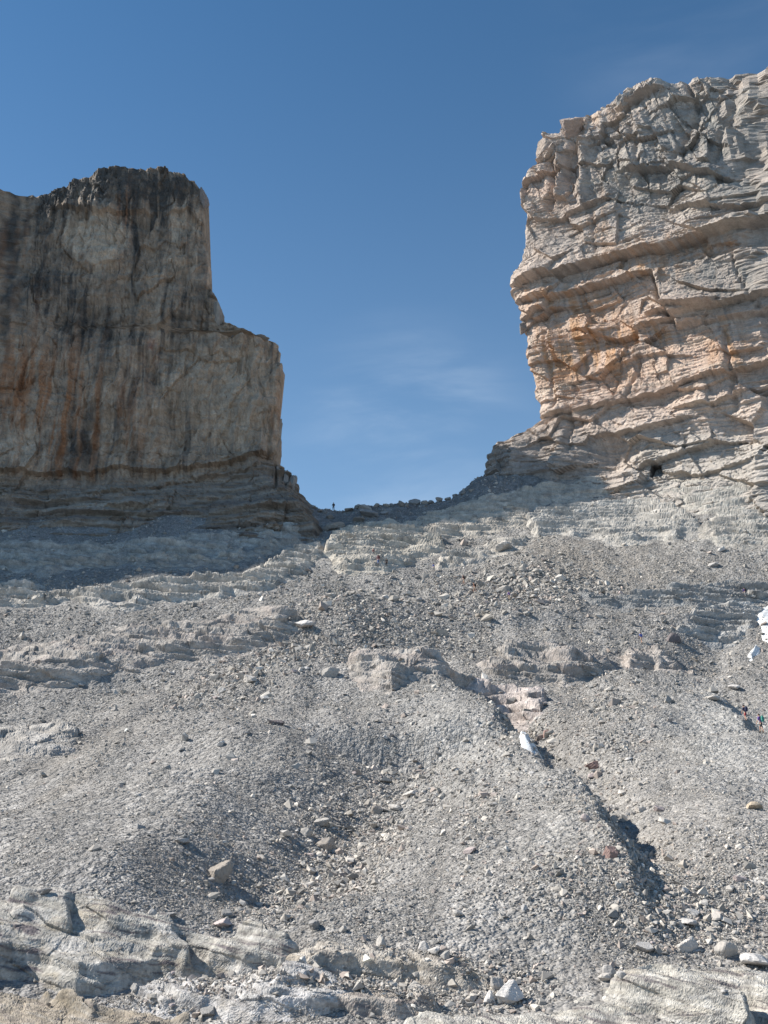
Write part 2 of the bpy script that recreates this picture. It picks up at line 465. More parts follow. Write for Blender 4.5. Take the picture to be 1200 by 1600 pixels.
def hit_ground(px, py, extra=None):
    d = ray(px, py)
    ys = np.linspace(26, 214, 9401)
    xs = d[0] / d[1] * ys; zs = d[2] / d[1] * ys
    g = ground_z(xs, ys) - zs
    i = int(np.argmax(g > 0)) if (g > 0).any() else int(np.argmax(g))
    return np.array([xs[i], ys[i], ground_z(xs[i], ys[i])])
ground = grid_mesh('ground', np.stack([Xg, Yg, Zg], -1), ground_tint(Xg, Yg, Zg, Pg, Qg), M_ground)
tag(ground, 'grey stony mountainside of scree and gullies rising to the gap', kind='structure')

# ------------------------------------------------------------------ the two cliff walls
class Wall:
    def __init__(self, origin, angle, sign):
        self.O = np.array(origin, float)
        self.es = np.array([sign * math.cos(angle), -math.sin(angle)])
        self.n = np.array([-sign * math.sin(angle), -math.cos(angle)])
    def to_sz(self, px, py):
        d = ray(px, py)
        t = (self.O @ self.n) / (d[:2] @ self.n)
        p = d * t
        return (p[:2] - self.O) @ self.es, p[2]
    def build(self, name, top_px, edge_px, s_far, zb, cols, rows, foot_px, flare_k, shape, tint, back=35.0, r=2.2, edge_relief=8.0, wing=0.0):
        top = np.array([self.to_sz(*p) for p in top_px]); top = top[np.argsort(top[:, 0])]
        edge = np.array([self.to_sz(*p) for p in edge_px]); edge = edge[np.argsort(edge[:, 1])]
        foot = np.array([self.to_sz(*p) for p in foot_px]); foot = foot[np.argsort(foot[:, 0])]
        s0 = top[0, 0]
        # columns: side of the gap, corner, dense front, far extension
        f_in = np.linspace(0, 1, cols)
        s_vis = s_far[0]
        side = np.linspace(1, 0, 26)[:-1] ** 1.6 * back
        ext = np.cumsum(np.geomspace(0.4, 14, s_far[1]))
        nS, nF, nE = len(side), cols, len(ext)
        v = np.concatenate([np.linspace(0, 1, rows)])
        # per column reference top
        sref = s0 + f_in * (s_vis - s0)
        ztop = np.concatenate([np.full(nS, np.interp(s0, top[:, 0], top[:, 1])), np.interp(sref, top[:, 0], top[:, 1]),
                               np.interp(s_vis + ext, top[:, 0], top[:, 1]) ])
        Z = zb + v[:, None] * (ztop[None, :] - zb)
        se = np.interp(Z, edge[:, 1], edge[:, 0])
        se = se + 0.55 * gn(Z / 3.2, Z * 0, seed=int(rows)) + 0.35 * gn(Z / 1.1, Z * 0, seed=int(rows) + 3)
        S = np.empty_like(Z); D = np.zeros_like(Z)
        S[:, :nS] = se[:, :nS]; D[:, :nS] = -side[None, :] - r
        S[:, nS:nS + nF] = se[:, nS:nS + nF] + f_in[None, :] * (s_vis - se[:, nS:nS + nF])
        S[:, nS + nF:] = s_vis + ext[None, :]
        # rounded corner
        q = np.clip((S - se) / r, 0, 1)
        D[:, nS:] = -r * (1 - np.sqrt(np.clip(1 - (1 - q[:, nS:]) ** 2, 0, 1)))
        ns = np.where(q < 1, -(1 - q), 0); ns[:, :nS] = -1.0
        nn = np.sqrt(np.clip(1 - ns ** 2, 0, 1))
        # the foot leans out towards the valley
        zf = np.interp(S, foot[:, 0], foot[:, 1])
        drop = np.maximum(0, zf - Z)
        D = D + 0.075 * np.maximum(0, S - 64.0) * (S > 64.0) * wing  # beyond the frame the wall bends forward to set its shadow's edge
        fl = flare_k * (np.sqrt(drop ** 2 + 4) - 2) * sstep(0, edge_relief, S - se)
        D = D + fl * (D > -r - 0.01)
        X = self.O[0] + S * self.es[0] + D * self.n[0]
        Y = self.O[1] + S * self.es[1] + D * self.n[1]
        P, Q = proj(X, Y, Z)
        d, inset = shape(S, Z, P, Q, D, drop)
        DS = ns * np.clip(d, -3, 3) * 0.3; DN = nn * d
        X = X + DS * self.es[0] + DN * self.n[0]
        Y = Y + DS * self.es[1] + DN * self.n[1]
        Cc = tint(S, Z, P, Q, D, drop, d)
        # top: runs back from the rim
        Pm = [np.stack([X, Y, Z], -1)]; Cm = [Cc]
        rim = Pm[0][-1]
        tgt_s = np.maximum(S[-1], s0 + 14.0)
        for k in (0.01, 0.03, 0.06, 0.12, 0.25, 0.5, 1.0):
            tx = self.O[0] + tgt_s * self.es[0] - back * self.n[0]; ty = self.O[1] + tgt_s * self.es[1] - back * self.n[1]
            row = np.stack([rim[:, 0] * (1 - k) + tx * k, rim[:, 1] * (1 - k) + ty * k,
                            rim[:, 2] - 9 * k + 0.35 * gn(rim[:, 0] / 1.3 + k * 40, rim[:, 1] / 1.3, seed=5)], -1)
            Pm.append(row[None]); Cm.append(Cc[-1][None])
        Pm = np.concatenate(Pm, 0); Cm = np.concatenate(Cm, 0)
        o = grid_mesh(name, Pm, Cm, M_cliff)
        self.S, self.Z, self.P, self.Q = S, Z, P, Q
        return o
def ledge(P, Q, pts, A, up, ends=25.0, gap=None):
    """a ledge that overhangs along a line: sticks out just above the line and dies away upwards"""
    pts = np.array(pts, float); pts = pts[np.argsort(pts[:, 0])]
    ly = np.interp(P, pts[:, 0], pts[:, 1]) + 3.0 * gn(P / 23, P * 0 + A * 7, seed=71) + 1.5 * gn(P / 7, P * 0 + A * 3, seed=72)
    h = ly - Q                       # pixels above the line
    prof = np.where(h > 0, np.exp(-np.maximum(h, 0) / up) * sstep(0, 2.0, h), 0)
    e = sstep(pts[0, 0] - ends, pts[0, 0] + ends, P) * sstep(pts[-1, 0] + ends, pts[-1, 0] - ends, P)
    return A * prof * e
def mixc(c, m, t):
    m = np.clip(m, 0, 1)[..., None]
    return c * (1 - m) + np.array(t, np.float32) * m

# ---- left wall
WL = Wall((-20.5, 208.0), math.radians(8), -1)
L_TOP = [(318, 300), (305, 287), (290, 279), (250, 269), (190, 273), (150, 277), (120, 281), (100, 291), (75, 302), (50, 303), (0, 306), (-60, 308), (-150, 285), (-300, 215), (-457, 165), (-900, 100)]  # unseen rim left of frame raised so its shadow reaches further downslope
L_EDGE = [(312, 287), (319, 297), (322, 318), (321, 337), (316, 347), (322, 368), (326, 402), (328, 445), (338, 462), (349, 480), (352, 498), (356, 521), (372, 523),
          (400, 524), (420, 526), (437, 531), (440, 536), (441, 545), (443, 580), (436, 612), (434, 640), (441, 654), (437, 690), (431, 706), (424, 719), (438, 722), (446, 730),
          (462, 742), (466, 768), (482, 784), (500, 800), (530, 860)]
def shape_left(S, Z, P, Q, D, drop):
    wx = S + 2.0 * gn(S / 9, Z / 9, seed=101)
    w = Z - 0.10 * (-S) * 0 + 0.05 * S + 1.5 * gn(S / 20, Z / 15, seed=102)
    rocky = sstep(0, 6, drop)
    d = 2.2 * fbm(S / 20, Z / 24, o=4, seed=103)
    vb, cb = facets((S + 0.2 * Z) / 8.0, Z / 11.0, seed=114, tilt=1.2); d = d + 0.8 * vb
    d = d + 0.75 * (1 - rocky) * ridged(wx / 3.2, Z / 16, seed=104, o=4) + 0.5 * (1 - rocky) * np.tanh(3 * gn(wx / 7, Z / 30, seed=115))
    d = d + (0.30 + 0.9 * rocky) * np.tanh(3.5 * gn(S / 16, w / 2.1, seed=105)) * (0.5 + 0.5 * sstep(-0.3, 0.4, gn(S / 12, Z / 9, seed=112)))
    d = d + (0.12 + 0.35 * rocky) * np.tanh(3.5 * gn(S / 7, w / 0.8, seed=106))
    v, c = facets(S / 3.2, Z / 4.5, seed=107); d = d + 0.45 * v
    v, c = facets(S / 0.8, Z / 1.6, seed=108); d = d + 0.22 * v
    d = d + 0.16 * fbm(S / 1.0, Z / 1.0, o=3, seed=109, gain=0.6)
    d = d + ledge(P, Q, [(90, 332), (160, 345), (240, 335)], 2.0, 40)
    d = d + ledge(P, Q, [(-20, 742), (60, 745), (180, 735), (260, 742), (330, 735), (425, 713)], 2.2, 30)
    d = d + ledge(P, Q, [(90, 775), (150, 773), (290, 757), (420, 730)], 1.3, 16)
    d = d + ledge(P, Q, [(120, 795), (220, 792), (270, 785)], 1.2, 10)
    d = d + ledge(P, Q, [(170, 815), (260, 810)], 1.4, 9, 12)
    d = d + ledge(P, Q, [(280, 860), (350, 850), (460, 815)], 0.8, 9)
    d = d + ledge(P, Q, [(190, 440), (270, 437)], 0.8, 12)
    # recess of the big corner left of the lower buttress
    t = line_dist(P, Q, [(225, 560), (262, 640), (290, 700)])
    d = d - 1.4 * np.exp(-(t[0] / 9) ** 2) + 1.0 * sstep(0, 40, (t[0] * np.sign(t[1]))) * sstep(520, 560, Q) * sstep(720, 690, Q) * -1
    t = line_dist(P, Q, [(429, 640), (424, 660), (418, 716)]); d = d - 1.2 * np.exp(-(t[0] / 3.0) ** 2)
    for a, b, cx in ((722, 770, 431), (725, 770, 446), (733, 775, 457)):
        d = d - 1.6 * np.exp(-((P - cx) / 2.0) ** 2) * sstep(a, a + 8, Q) * sstep(b, b - 15, Q)
    return d, None
def tint_left(S, Z, P, Q, D, drop, d):
    s2 = S + 0.7 * gn(S / 3, Z / 8, seed=121)
    base = np.array([0.37, 0.30, 0.235], np.float32)
    n = fbm(S / 5, Z / 7, o=6, seed=122, gain=0.68)
    n5 = gn(s2 / 0.45, Z / 2.2, seed=138) + 0.7 * gn(s2 / 0.9, Z / 6, seed=139)
    c = base * (1 + 0.28 * n + 0.16 * n5)[..., None]
    wall = sstep(4, 0, drop)
    st = gn(s2 / 1.3, Z / 26, seed=123) + 0.6 * gn(s2 / 0.5, Z / 14, seed=124) + 0.7 * gn(s2 / 4, Z / 40, seed=135)
    big = gn(S / 11, Z / 24, seed=125)
    # dark water streaks
    dark = sstep(0.0, 0.6, st + 0.6 * big) * 0.85
    dark = dark + 0.7 * blob(P, Q, 30, 350, 120, 60) + 0.9 * blob(P, Q, 200, 292, 150, 26) + 0.9 * blob(P, Q, 140, 500, 65, 60) + 0.75 * blob(P, Q, 20, 440, 70, 60) + 0.8 * blob(P, Q, 170, 300, 110, 30) + 0.6 * blob(P, Q, 290, 300, 40, 40)
    dark = dark + 0.65 * blob(P, Q, 105, 700, 20, 130) + 0.6 * blob(P, Q, 215, 390, 18, 70) + 0.6 * blob(P, Q, 15, 500, 60, 30) + 0.6 * blob(P, Q, 300, 500, 35, 60)
    dark = dark * (0.65 + 0.5 * sstep(-0.5, 0.5, fbm(S / 2.2, Z / 3.0, o=4, seed=129)))
    c = mixc(c, dark * wall * (0.55 + 0.35 * sstep(-0.2, 0.4, gn(S / 9, Z / 12, seed=141))), (0.09, 0.086, 0.082))
    # rusty streaks
    ru = gn(s2 / 1.7, Z / 30, seed=126) + 0.5 * gn(s2 / 0.6, Z / 12, seed=127)
    rz = 0.9 * blob(P, Q, 30, 620, 60, 110) + 1.0 * blob(P, Q, 120, 650, 55, 100) + 0.5 * blob(P, Q, 20, 390, 40, 50) + 0.6 * blob(P, Q, 215, 660, 40, 70) + 0.8 * blob(P, Q, 430, 660, 12, 60) \
        + 0.6 * blob(P, Q, 195, 350, 14, 60) + 0.4 * blob(P, Q, 70, 700, 60, 50)
    c = mixc(c, wall * np.clip(rz, 0, 1) * sstep(-0.2, 0.6, ru) * 0.85, (0.35, 0.18, 0.095))
    c = mixc(c, 0.75 * blob(P, Q, 237, 555, 8, 22) * sstep(-0.4, 0.3, n), (0.22, 0.08, 0.06))
    # fresh pale scars, and below them specks of painted sunlight
    e = 10 * n
    for poly, a in (([(98, 348), (150, 345), (190, 345), (200, 372), (190, 400), (165, 415), (120, 405), (97, 395)], 0.75),
                    ([(272, 335), (292, 330), (296, 350), (290, 372), (275, 378), (268, 362)], 0.65),
                    ([(222, 600), (245, 590), (262, 640), (275, 690), (240, 700), (215, 670)], 0.35), ([(370, 540), (425, 545), (428, 640), (400, 690), (350, 700), (330, 620)], 0.30),
                    ([(15, 680), (75, 672), (72, 725), (15, 728)], 0.55)):
        c = mixc(c, 1.15 * a * (0.75 + 0.3 * fbm(S / 1.2, Z / 1.6, o=3, seed=136)) * sstep(-6, 8, poly_sdf(P, Q, poly) + e + 9 * gn(S / 1.5, Z / 5, seed=137)), (0.50, 0.43, 0.35))
    c = mixc(c, 0.35 * blob(P, Q, 360, 620, 110, 90), (0.46, 0.385, 0.30))
    c = mixc(c, 0.55 * blob(P, Q, 150, 318, 22, 14) * sstep(-0.2, 0.4, n), (0.5, 0.49, 0.45))  # sunlit specks high on the shaded wall, painted pale
    # banded foot
    band = gn(S / 30, (Z + 0.05 * S + 1.0 * gn(S / 20, Z / 15, seed=102)) / 1.4, seed=128)
    c = mixc(c, sstep(0, 5, drop) * 0.75, (0.20, 0.187, 0.17))
    c = mixc(c, sstep(0, 4, drop) * sstep(0.05, 0.5, band) * 0.75, (0.34, 0.31, 0.27))
    c = mixc(c, sstep(3, 8, drop) * sstep(0.05, 0.5, -band) * 0.6, (0.145, 0.14, 0.14))
    c = mixc(c, sstep(1, 5, drop) * 0.5 * blob(P, Q, 180, 790, 90, 14), (0.38, 0.355, 0.31))
    return c * np.array([1.05, 0.985, 0.93], np.float32)
cliff_left = WL.build('cliff', L_TOP, L_EDGE, (62.0, 34), 40.0, 330, 430, [(-900, 700), (-100, 735), (0, 742), (100, 742), (260, 742), (330, 735), (425, 712), (700, 712)], 1.0, shape_left, tint_left, wing=1.0)
tag(cliff_left, 'tall shaded brown cliff left of the gap with dark and rusty streaks', kind='structure')

# ---- right wall
WR = Wall((29.0, 211.0), math.radians(38), 1)
R_TOP = [(836, 218), (850, 212), (872, 208), (884, 190), (905, 182), (920, 176), (945, 166), (968, 152), (975, 142), (1010, 137), (1060, 133), (1085, 128), (1130, 117), (1165, 113),
         (1200, 108), (1260, 100), (1400, 70), (2200, 0)]
R_EDGE = [(836, 222), (841, 248), (838, 262), (820, 272), (818, 300), (819, 350), (812, 392), (801, 420), (800, 455), (808, 480), (812, 500), (818, 525), (826, 560), (831, 600), (833, 620),
          (840, 628), (840, 658), (822, 668), (800, 680), (778, 696), (762, 712), (757, 730), (752, 748), (750, 775), (748, 800), (746, 850)]
RIB_R = [([(815, 452), (900, 425), (1000, 402), (1040, 395), (1110, 372), (1230, 345)], 3.2, 38), ([(800, 300), (838, 345), (880, 345), (950, 315), (1000, 320)], 1.3, 26),
         ([(808, 478), (870, 470), (960, 445), (1020, 428)], 2.2, 20), ([(812, 508), (850, 490), (900, 478)], 1.8, 18),
         ([(905, 520), (970, 535), (1010, 520), (1060, 505), (1130, 480)], 1.8, 26), ([(905, 540), (960, 515)], 1.0, 8),
         ([(850, 655), (930, 642), (1010, 620), (1120, 590), (1230, 560)], 1.6, 24), ([(930, 685), (1000, 680), (1075, 655)], 1.5, 20),
         ([(990, 730), (1060, 712), (1120, 690), (1180, 690)], 1.6, 18), ([(870, 250), (920, 225), (1010, 215)], 1.0, 22),
         ([(1020, 500), (1100, 492), (1230, 460)], 2.0, 40), ([(980, 275), (1040, 270), (1150, 290)], 2.0, 26), ([(970, 175), (1000, 158), (1040, 150)], 2.6, 20),
         ([(1050, 330), (1150, 335), (1230, 325)], 1.5, 20), ([(838, 258), (862, 250), (880, 225)], 1.6, 30), ([(900, 600), (1000, 560), (1080, 560)], 0.8, 20),
         ([(1060, 640), (1120, 632), (1200, 600)], 1.4, 14), ([(1030, 735), (1100, 745), (1230, 705)], 1.2, 12)]
def shape_right(S, Z, P, Q, D, drop):
    w = Z + 0.10 * S + 1.6 * gn(S / 18, Z / 14, seed=202)
    rocky = sstep(0, 6, drop)
    upper = sstep(330, 260, Q)
    smoothz = np.clip(1.0 * blob(P, Q, 1150, 445, 120, 45) + 0.8 * blob(P, Q, 1060, 560, 120, 45) + 0.6 * blob(P, Q, 880, 420, 60, 40), 0, 1)
    gate = sstep(-0.1, 0.5, gn(S / 10, Z / 7, seed=216)) * (1 - 0.7 * smoothz)
    d = 1.6 * fbm(S / 16, Z / 18, o=2, seed=203)
    vb, cb = facets((S + 0.3 * Z) / 8.0, (Z + 0.1 * S) / 6.5, seed=214, tilt=1.3); d = d + 1.5 * vb * (1 - 0.5 * smoothz)
    v, c = facets((S + 0.15 * Z) / 3.0, (Z + 0.1 * S) / 2.2, seed=207); d = d + (0.40 - 0.2 * smoothz) * v
    v, c = facets((S + 0.3 * Z) / 1.2, (Z + 0.1 * S) / 0.8, seed=208); d = d + (0.14 - 0.06 * smoothz) * v - 0.08 * (1 - c)
    d = d + gate * 0.35 * np.tanh(5 * gn(S / 22, w / 1.6, seed=205)) * (1 - 0.8 * upper) + rocky * 0.4 * np.tanh(5 * gn(S / 22, w / 1.3, seed=217))
    d = d + (0.10 + 0.2 * gate) * np.tanh(5 * gn(S / 11, w / 0.6, seed=206)) * (1 - 0.5 * upper)
    vu, cu = facets((S + 0.25 * Z) / 3.0, Z / 8.0, seed=219, tilt=1.2); d = d + upper * (0.45 * ridged((S + 0.25 * Z) / 3.4, Z / 14, seed=204, o=2) + 0.9 * vu)
    d = d + 0.07 * fbm(S / 0.6, Z / 0.45, o=3, seed=209, gain=0.6)
    for pts, A, up in RIB_R:
        d = d + ledge(P, Q, pts, A * 1.5, up)
    for pts, A, wd in (([(1022, 430), (1030, 465), (1062, 512)], 1.6, 3), ([(1148, 400), (1160, 440), (1185, 480)], 0.9, 2), ([(930, 340), (934, 395)], 0.8, 3), ([(1135, 520), (1150, 640)], 1.0, 4),
                       ([(975, 540), (960, 610)], 0.7, 3), ([(1000, 570), (975, 640)], 0.7, 3), ([(895, 640), (893, 705)], 1.3, 4), ([(1075, 130), (1090, 170), (1060, 260)], 1.4, 5), ([(1150, 150), (1120, 260)], 1.3, 5),
                       ([(990, 200), (1010, 290)], 1.2, 5), ([(852, 520), (870, 640)], 0.8, 4)):
        t = line_dist(P + 2.5 * gn(P / 12, Q / 12, seed=218), Q, pts); d = d - A * np.exp(-(t[0] / wd) ** 2)
    # the proud dark slab and its bright broken edge
    sd = poly_sdf(P, Q, [(1022, 428), (1100, 410), (1260, 372), (1260, 470), (1180, 492), (1062, 515), (1040, 470)])
    d = d + 2.1 * sstep(-4, 3, sd + 2 * gn(S / 1.5, Z / 1.5, seed=213))
    # deep vertical recess near the corner high up
    t = line_dist(P, Q, [(905, 215), (890, 260), (895, 300)]); d = d - 2.2 * np.exp(-(t[0] / 7) ** 2)
    t = line_dist(P, Q, [(862, 262), (872, 300), (860, 325)]); d = d - 1.8 * np.exp(-(t[0] / 6) ** 2)
    d = d + 1.8 * np.exp(-(line_dist(P, Q, [(915, 225), (915, 320)])[0] / 7) ** 2) + 1.5 * np.exp(-(line_dist(P, Q, [(880, 250), (878, 310)])[0] / 5) ** 2)
    # buttress in front of the corner at the col
    d = d + 2.6 * blob(P, Q, 880, 690, 20, 40) + 2.0 * blob(P, Q, 800, 720, 25, 30)
    d = d - 2.6 * blob(P, Q, 950, 715, 32, 26)
    # square tunnel mouth
    box = np.maximum(np.abs(P - 1020 + 0.2 * (Q - 733)) / 7.5, np.abs(Q - 733) / 7.5)
    d = np.where(box < 1.15, d - 4.5 * sstep(1.15, 1.0, box), d)
    d = d + 0.5 * sstep(1.9, 1.4, np.maximum(np.abs(P - 1020) / 11, np.abs(Q - 727) / 14)) * 0.4
    return d, None
def tint_right(S, Z, P, Q, D, drop, d):
    base = np.array([0.51, 0.425, 0.362], np.float32)
    n = fbm(S / 4, Z / 4, o=5, seed=222, gain=0.6)
    c = base * (1 + 0.15 * n)[..., None]
    s2 = S + 0.12 * Z
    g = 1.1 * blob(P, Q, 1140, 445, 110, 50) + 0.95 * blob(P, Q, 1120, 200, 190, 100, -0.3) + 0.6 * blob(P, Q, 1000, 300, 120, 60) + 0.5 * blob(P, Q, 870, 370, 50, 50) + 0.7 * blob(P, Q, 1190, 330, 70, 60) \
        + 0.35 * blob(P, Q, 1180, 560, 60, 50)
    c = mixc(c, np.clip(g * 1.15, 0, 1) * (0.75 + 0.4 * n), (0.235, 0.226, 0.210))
    st = gn(s2 / 1.6, Z / 16, seed=223) + 0.5 * gn(s2 / 0.6, Z / 8, seed=224)
    orange = 1.0 * blob(P, Q, 925, 545, 90, 55) + 0.9 * blob(P, Q, 1140, 545, 28, 45) + 0.8 * blob(P, Q, 1010, 420, 60, 25) + 0.6 * blob(P, Q, 880, 470, 70, 25) + 0.7 * blob(P, Q, 1030, 525, 60, 12) \
        + 0.7 * blob(P, Q, 1120, 385, 80, 16) + 0.5 * blob(P, Q, 940, 350, 20, 50) + 0.5 * blob(P, Q, 870, 560, 30, 50) + 0.4 * blob(P, Q, 930, 180, 40, 14)
    c = mixc(c, 0.6 * blob(P, Q, 930, 560, 150, 95) + 0.5 * blob(P, Q, 1130, 550, 70, 60) + 0.4 * blob(P, Q, 860, 300, 50, 60), (0.54, 0.36, 0.26))
    c = mixc(c, np.clip(orange, 0, 1) * sstep(-0.5, 0.5, st) * 0.85, (0.47, 0.26, 0.125))
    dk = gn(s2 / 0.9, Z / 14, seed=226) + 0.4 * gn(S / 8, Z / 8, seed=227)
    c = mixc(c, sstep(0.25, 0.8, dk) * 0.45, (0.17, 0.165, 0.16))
    band = gn(S / 20, (Z + 0.10 * S + 1.0 * gn(S / 18, Z / 14, seed=202)) / 1.3, seed=228)
    c = mixc(c, sstep(0.1, 0.6, band) * 0.35, (0.52, 0.45, 0.37))
    c = mixc(c, sstep(0.1, 0.6, -band) * 0.25, (0.25, 0.23, 0.21))
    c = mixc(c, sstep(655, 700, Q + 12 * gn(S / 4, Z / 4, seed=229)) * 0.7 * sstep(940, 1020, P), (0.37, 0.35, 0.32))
    c = mixc(c, sstep(1010, 900, P) * sstep(660, 690, Q) * 0.55, (0.24, 0.22, 0.20))  # shadow on the cliff foot beside the gap, put into the colour
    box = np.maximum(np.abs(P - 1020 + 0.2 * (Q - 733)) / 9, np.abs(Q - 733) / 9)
    c = mixc(c, sstep(1.2, 0.9, box) * 0.9, (0.03, 0.03, 0.03))  # dark inside of the tunnel mouth, its shade painted in
    return c
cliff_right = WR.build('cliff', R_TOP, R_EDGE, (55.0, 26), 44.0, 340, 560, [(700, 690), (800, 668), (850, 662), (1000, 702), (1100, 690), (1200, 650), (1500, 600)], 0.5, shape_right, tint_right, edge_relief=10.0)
tag(cliff_right, 'tall sunlit tan cliff right of the gap with overhanging ledges', kind='structure')
# ------------------------------------------------------------------ bedrock outcrops, slabs and snow: patches proud of the ground
def shifted(poly, A):
    """the outline is drawn where the rock shows; find where it stands on the real, uneven ground"""
    P0 = np.array(poly, float); c = P0[(P0[:, 0] > 0) & (P0[:, 0] < 1200)].mean(0)
    g = hit_ground(c[0], c[1] + 0.0)
    b = proj(g[0], g[1], float(base_z(g[0], g[1])))
    f = g[1] * math.cos(PITCH) + g[2] * math.sin(PITCH)
    off = np.array([b[0] - c[0], b[1] - c[1] + 0.35 * A * F / f])
    off = np.clip(off, -60, 60)
    return [tuple(q) for q in (P0 + off)]
def patch(name, poly, A, edge, detail, tint, mat, sink=0.6, pad=26, dens=1.0, smooth=False, wob=5.0, face=1.5, rough=0.85, grit=0.0):
    P0 = np.array(poly, float)
    x0, y0 = P0.min(0) - pad; x1, y1 = P0.max(0) + pad
    hy = [min(205.0, hit_base(min(max(q[0], -80), 1280), q[1])[1]) for q in poly]
    ya = min(float(y_for_py(min(y1, 1640))), min(hy) - 2.5); yb = max(hy) * 1.01 + 2.5
    ny = int(max(24, (min(y1, 1640) - y0) * 0.8 * dens)); nx = int((x1 - x0) * 0.75 * dens)
    yy = np.linspace(1.0 / ya, 1.0 / yb, ny * 2)
    yy = 1.0 / yy
    k = float(F / math.cos(PITCH))
    Yp = np.repeat(yy[:, None], nx, 1)
    zz = base_z(np.full(len(yy), 0.5 * (x0 + x1) - 600) / F * yy, yy)
    fwd = yy * math.cos(PITCH) + zz * math.sin(PITCH)
    Xp = (np.linspace(x0, x1, nx)[None, :] - 600) / F * fwd[:, None]
    def surf(Xp, Yp):
        Pp, Qp = proj(Xp, Yp, base_z(Xp, Yp))
        G = height(Xp, Yp, Pp, Qp, fine=False)
        sd = poly_sdf(Pp, Qp, poly) + wob * fbm(Pp / 45, Qp / 20, o=2, seed=301)
        M = sstep(0, edge, sd)
        lift = A * M - sink * sstep(0, -6, sd)
        Zs, fac = detail(Xp, Yp, G, Pp, Qp, M, sd)
        return G + lift + M * Zs, Pp, Qp, sd, fac
    Zp, Pp, Qp, sd, fac = surf(Xp, Yp)
    keep = sd > -7
    PATCHES.append((Xp, Yp, Zp, keep & (sd > -3)))
    # walk each column by length so that steep faces get their own rows, then break the faces up along their normals
    N = int(ny * 1.65); C = Xp.shape[1]
    dl = np.sqrt((0.30 * np.diff(Yp, axis=0)) ** 2 + np.diff(Zp, axis=0) ** 2) + 1e-6
    L = np.concatenate([np.zeros((1, C)), np.cumsum(dl, 0)], 0); L /= L[-1]
    for _ in range(3):            # neighbouring columns share their spacing
        T = np.pad(L, ((0, 0), (4, 4)), 'edge'); L = sum(T[:, k:k + C] for k in range(9)) / 9.0
    t = np.linspace(0, 1, N); out = np.empty((N, C, 3))
    for j in range(C):
        for k, A_ in enumerate((Xp, Yp)): out[:, j, k] = np.interp(t, L[:, j], A_[:, j])
    out[..., 2], P3, Q3, sdn, fac3 = surf(out[..., 0], out[..., 1])
    gy, gx = np.gradient(out, axis=0), np.gradient(out, axis=1)
    N3 = np.cross(gx, gy); N3 /= np.linalg.norm(N3, axis=2)[..., None] + 1e-9
    for k in (1, 1, 2, 3, 4, 6, 6, 8):            # soften the normals, so that the relief does not fold
        if 2 * k + 2 < min(N, C):
            T = np.pad(N3, ((k, k), (k, k), (0, 0)), 'edge')
            N3 = (N3 * 2 + T[:-2 * k, k:-k] + T[2 * k:, k:-k] + T[k:-k, :-2 * k] + T[k:-k, 2 * k:]) / 6
    N3 /= np.linalg.norm(N3, axis=2)[..., None] + 1e-9
    X3, Y3, Z3 = out[..., 0], out[..., 1], out[..., 2]
    u = face
    w = Z3 + 0.10 * X3 + 0.25 * u * gn(X3 / (3 * u), Z3 / (2 * u), seed=331)
    dd = 0.30 * np.tanh(2.4 * gn(X3 / (8 * u), w / (0.6 * u), seed=332)) + 0.14 * np.tanh(2.2 * gn(X3 / (5.0 * u), w / (0.42 * u), seed=333))
    fv, fc = facets((X3 + 0.9 * Z3) / (2.2 * u), (Z3 + 0.15 * X3) / (0.8 * u), seed=334); dd = dd + 0.30 * fv - 0.08 * (1 - fc)
    dd = dd + 0.09 * ridged(X3 / (2.4 * u), Y3 / (3 * u), w / (1.1 * u), seed=335, o=2)
    dd = dd + 0.04 * fbm(X3 / (0.7 * u), Y3 / (0.7 * u), Z3 / (0.7 * u), o=2, seed=336, gain=0.6)
    dd = dd * u * rough * sstep(-4, 6, sdn)
    if grit:
        fv3, fc3 = facets((X3 + 0.5 * Y3) / (5 * grit), (Z3 * 1.6 - 0.4 * X3 + 0.5 * Y3) / (2.2 * grit), seed=341)
        dd = dd + grit * (0.55 * fv3 - 0.3 * (1 - fc3) + 0.5 * fbm(X3 / (4 * grit), Y3 / (4 * grit), Z3 / (3 * grit), o=4, seed=342, gain=0.65))
    out = out + N3 * dd[..., None]
    col_ = tint(X3, Y3, Z3, P3, Q3, sdn, fac3)
    bandc = gn(X3 / (6 * u), w / (0.5 * u), seed=337)
    col_ = col_ * (1 + 0.16 * bandc * min(1, rough) + 0.12 * fv * min(1, rough))[..., None]
    o = grid_mesh(name, out, col_, mat, keep=sdn > -7, flat=not smooth)
    return o
PATCHES = []
def terr(w, step, riser=0.3):
    f = w / step; i = np.floor(f); t = f - i
    return step * (i + sstep(1 - riser, 1, t)) - w
def saw(t):
    f = t - np.floor(t)
    return np.where(f < 0.75, f / 0.75, sstep(1, 0.75, f))
def rocky_detail(step=1.6, amp=1.0, blocks=0.5, seed=0, dip=0.06, size=1.6):
    def f(X, Y, G, P, Q, M, sd):
        w = G + dip * X + 0.9 * gn(X / 14, Y / 12, seed=seed + 1) + 0.12 * gn(X / 4, Y / 4, seed=seed + 2)
        z = amp * terr(w, step * 1.0, 0.42) + 0.45 * amp * terr(w + 0.4, step * 0.41, 0.6)
        v, c = facets(X / size, Y / (size * 1.1), seed=seed + 3); z = z + 0.3 * blocks * v
        v2, c2 = facets(X / (size * 0.36), Y / (size * 0.4), seed=seed + 4); z = z + 0.06 * blocks * v2
        z = z + 0.03 * blocks * fbm(X / 0.5, Y / 0.5, o=3, seed=seed + 5)
        return z, v
    return f
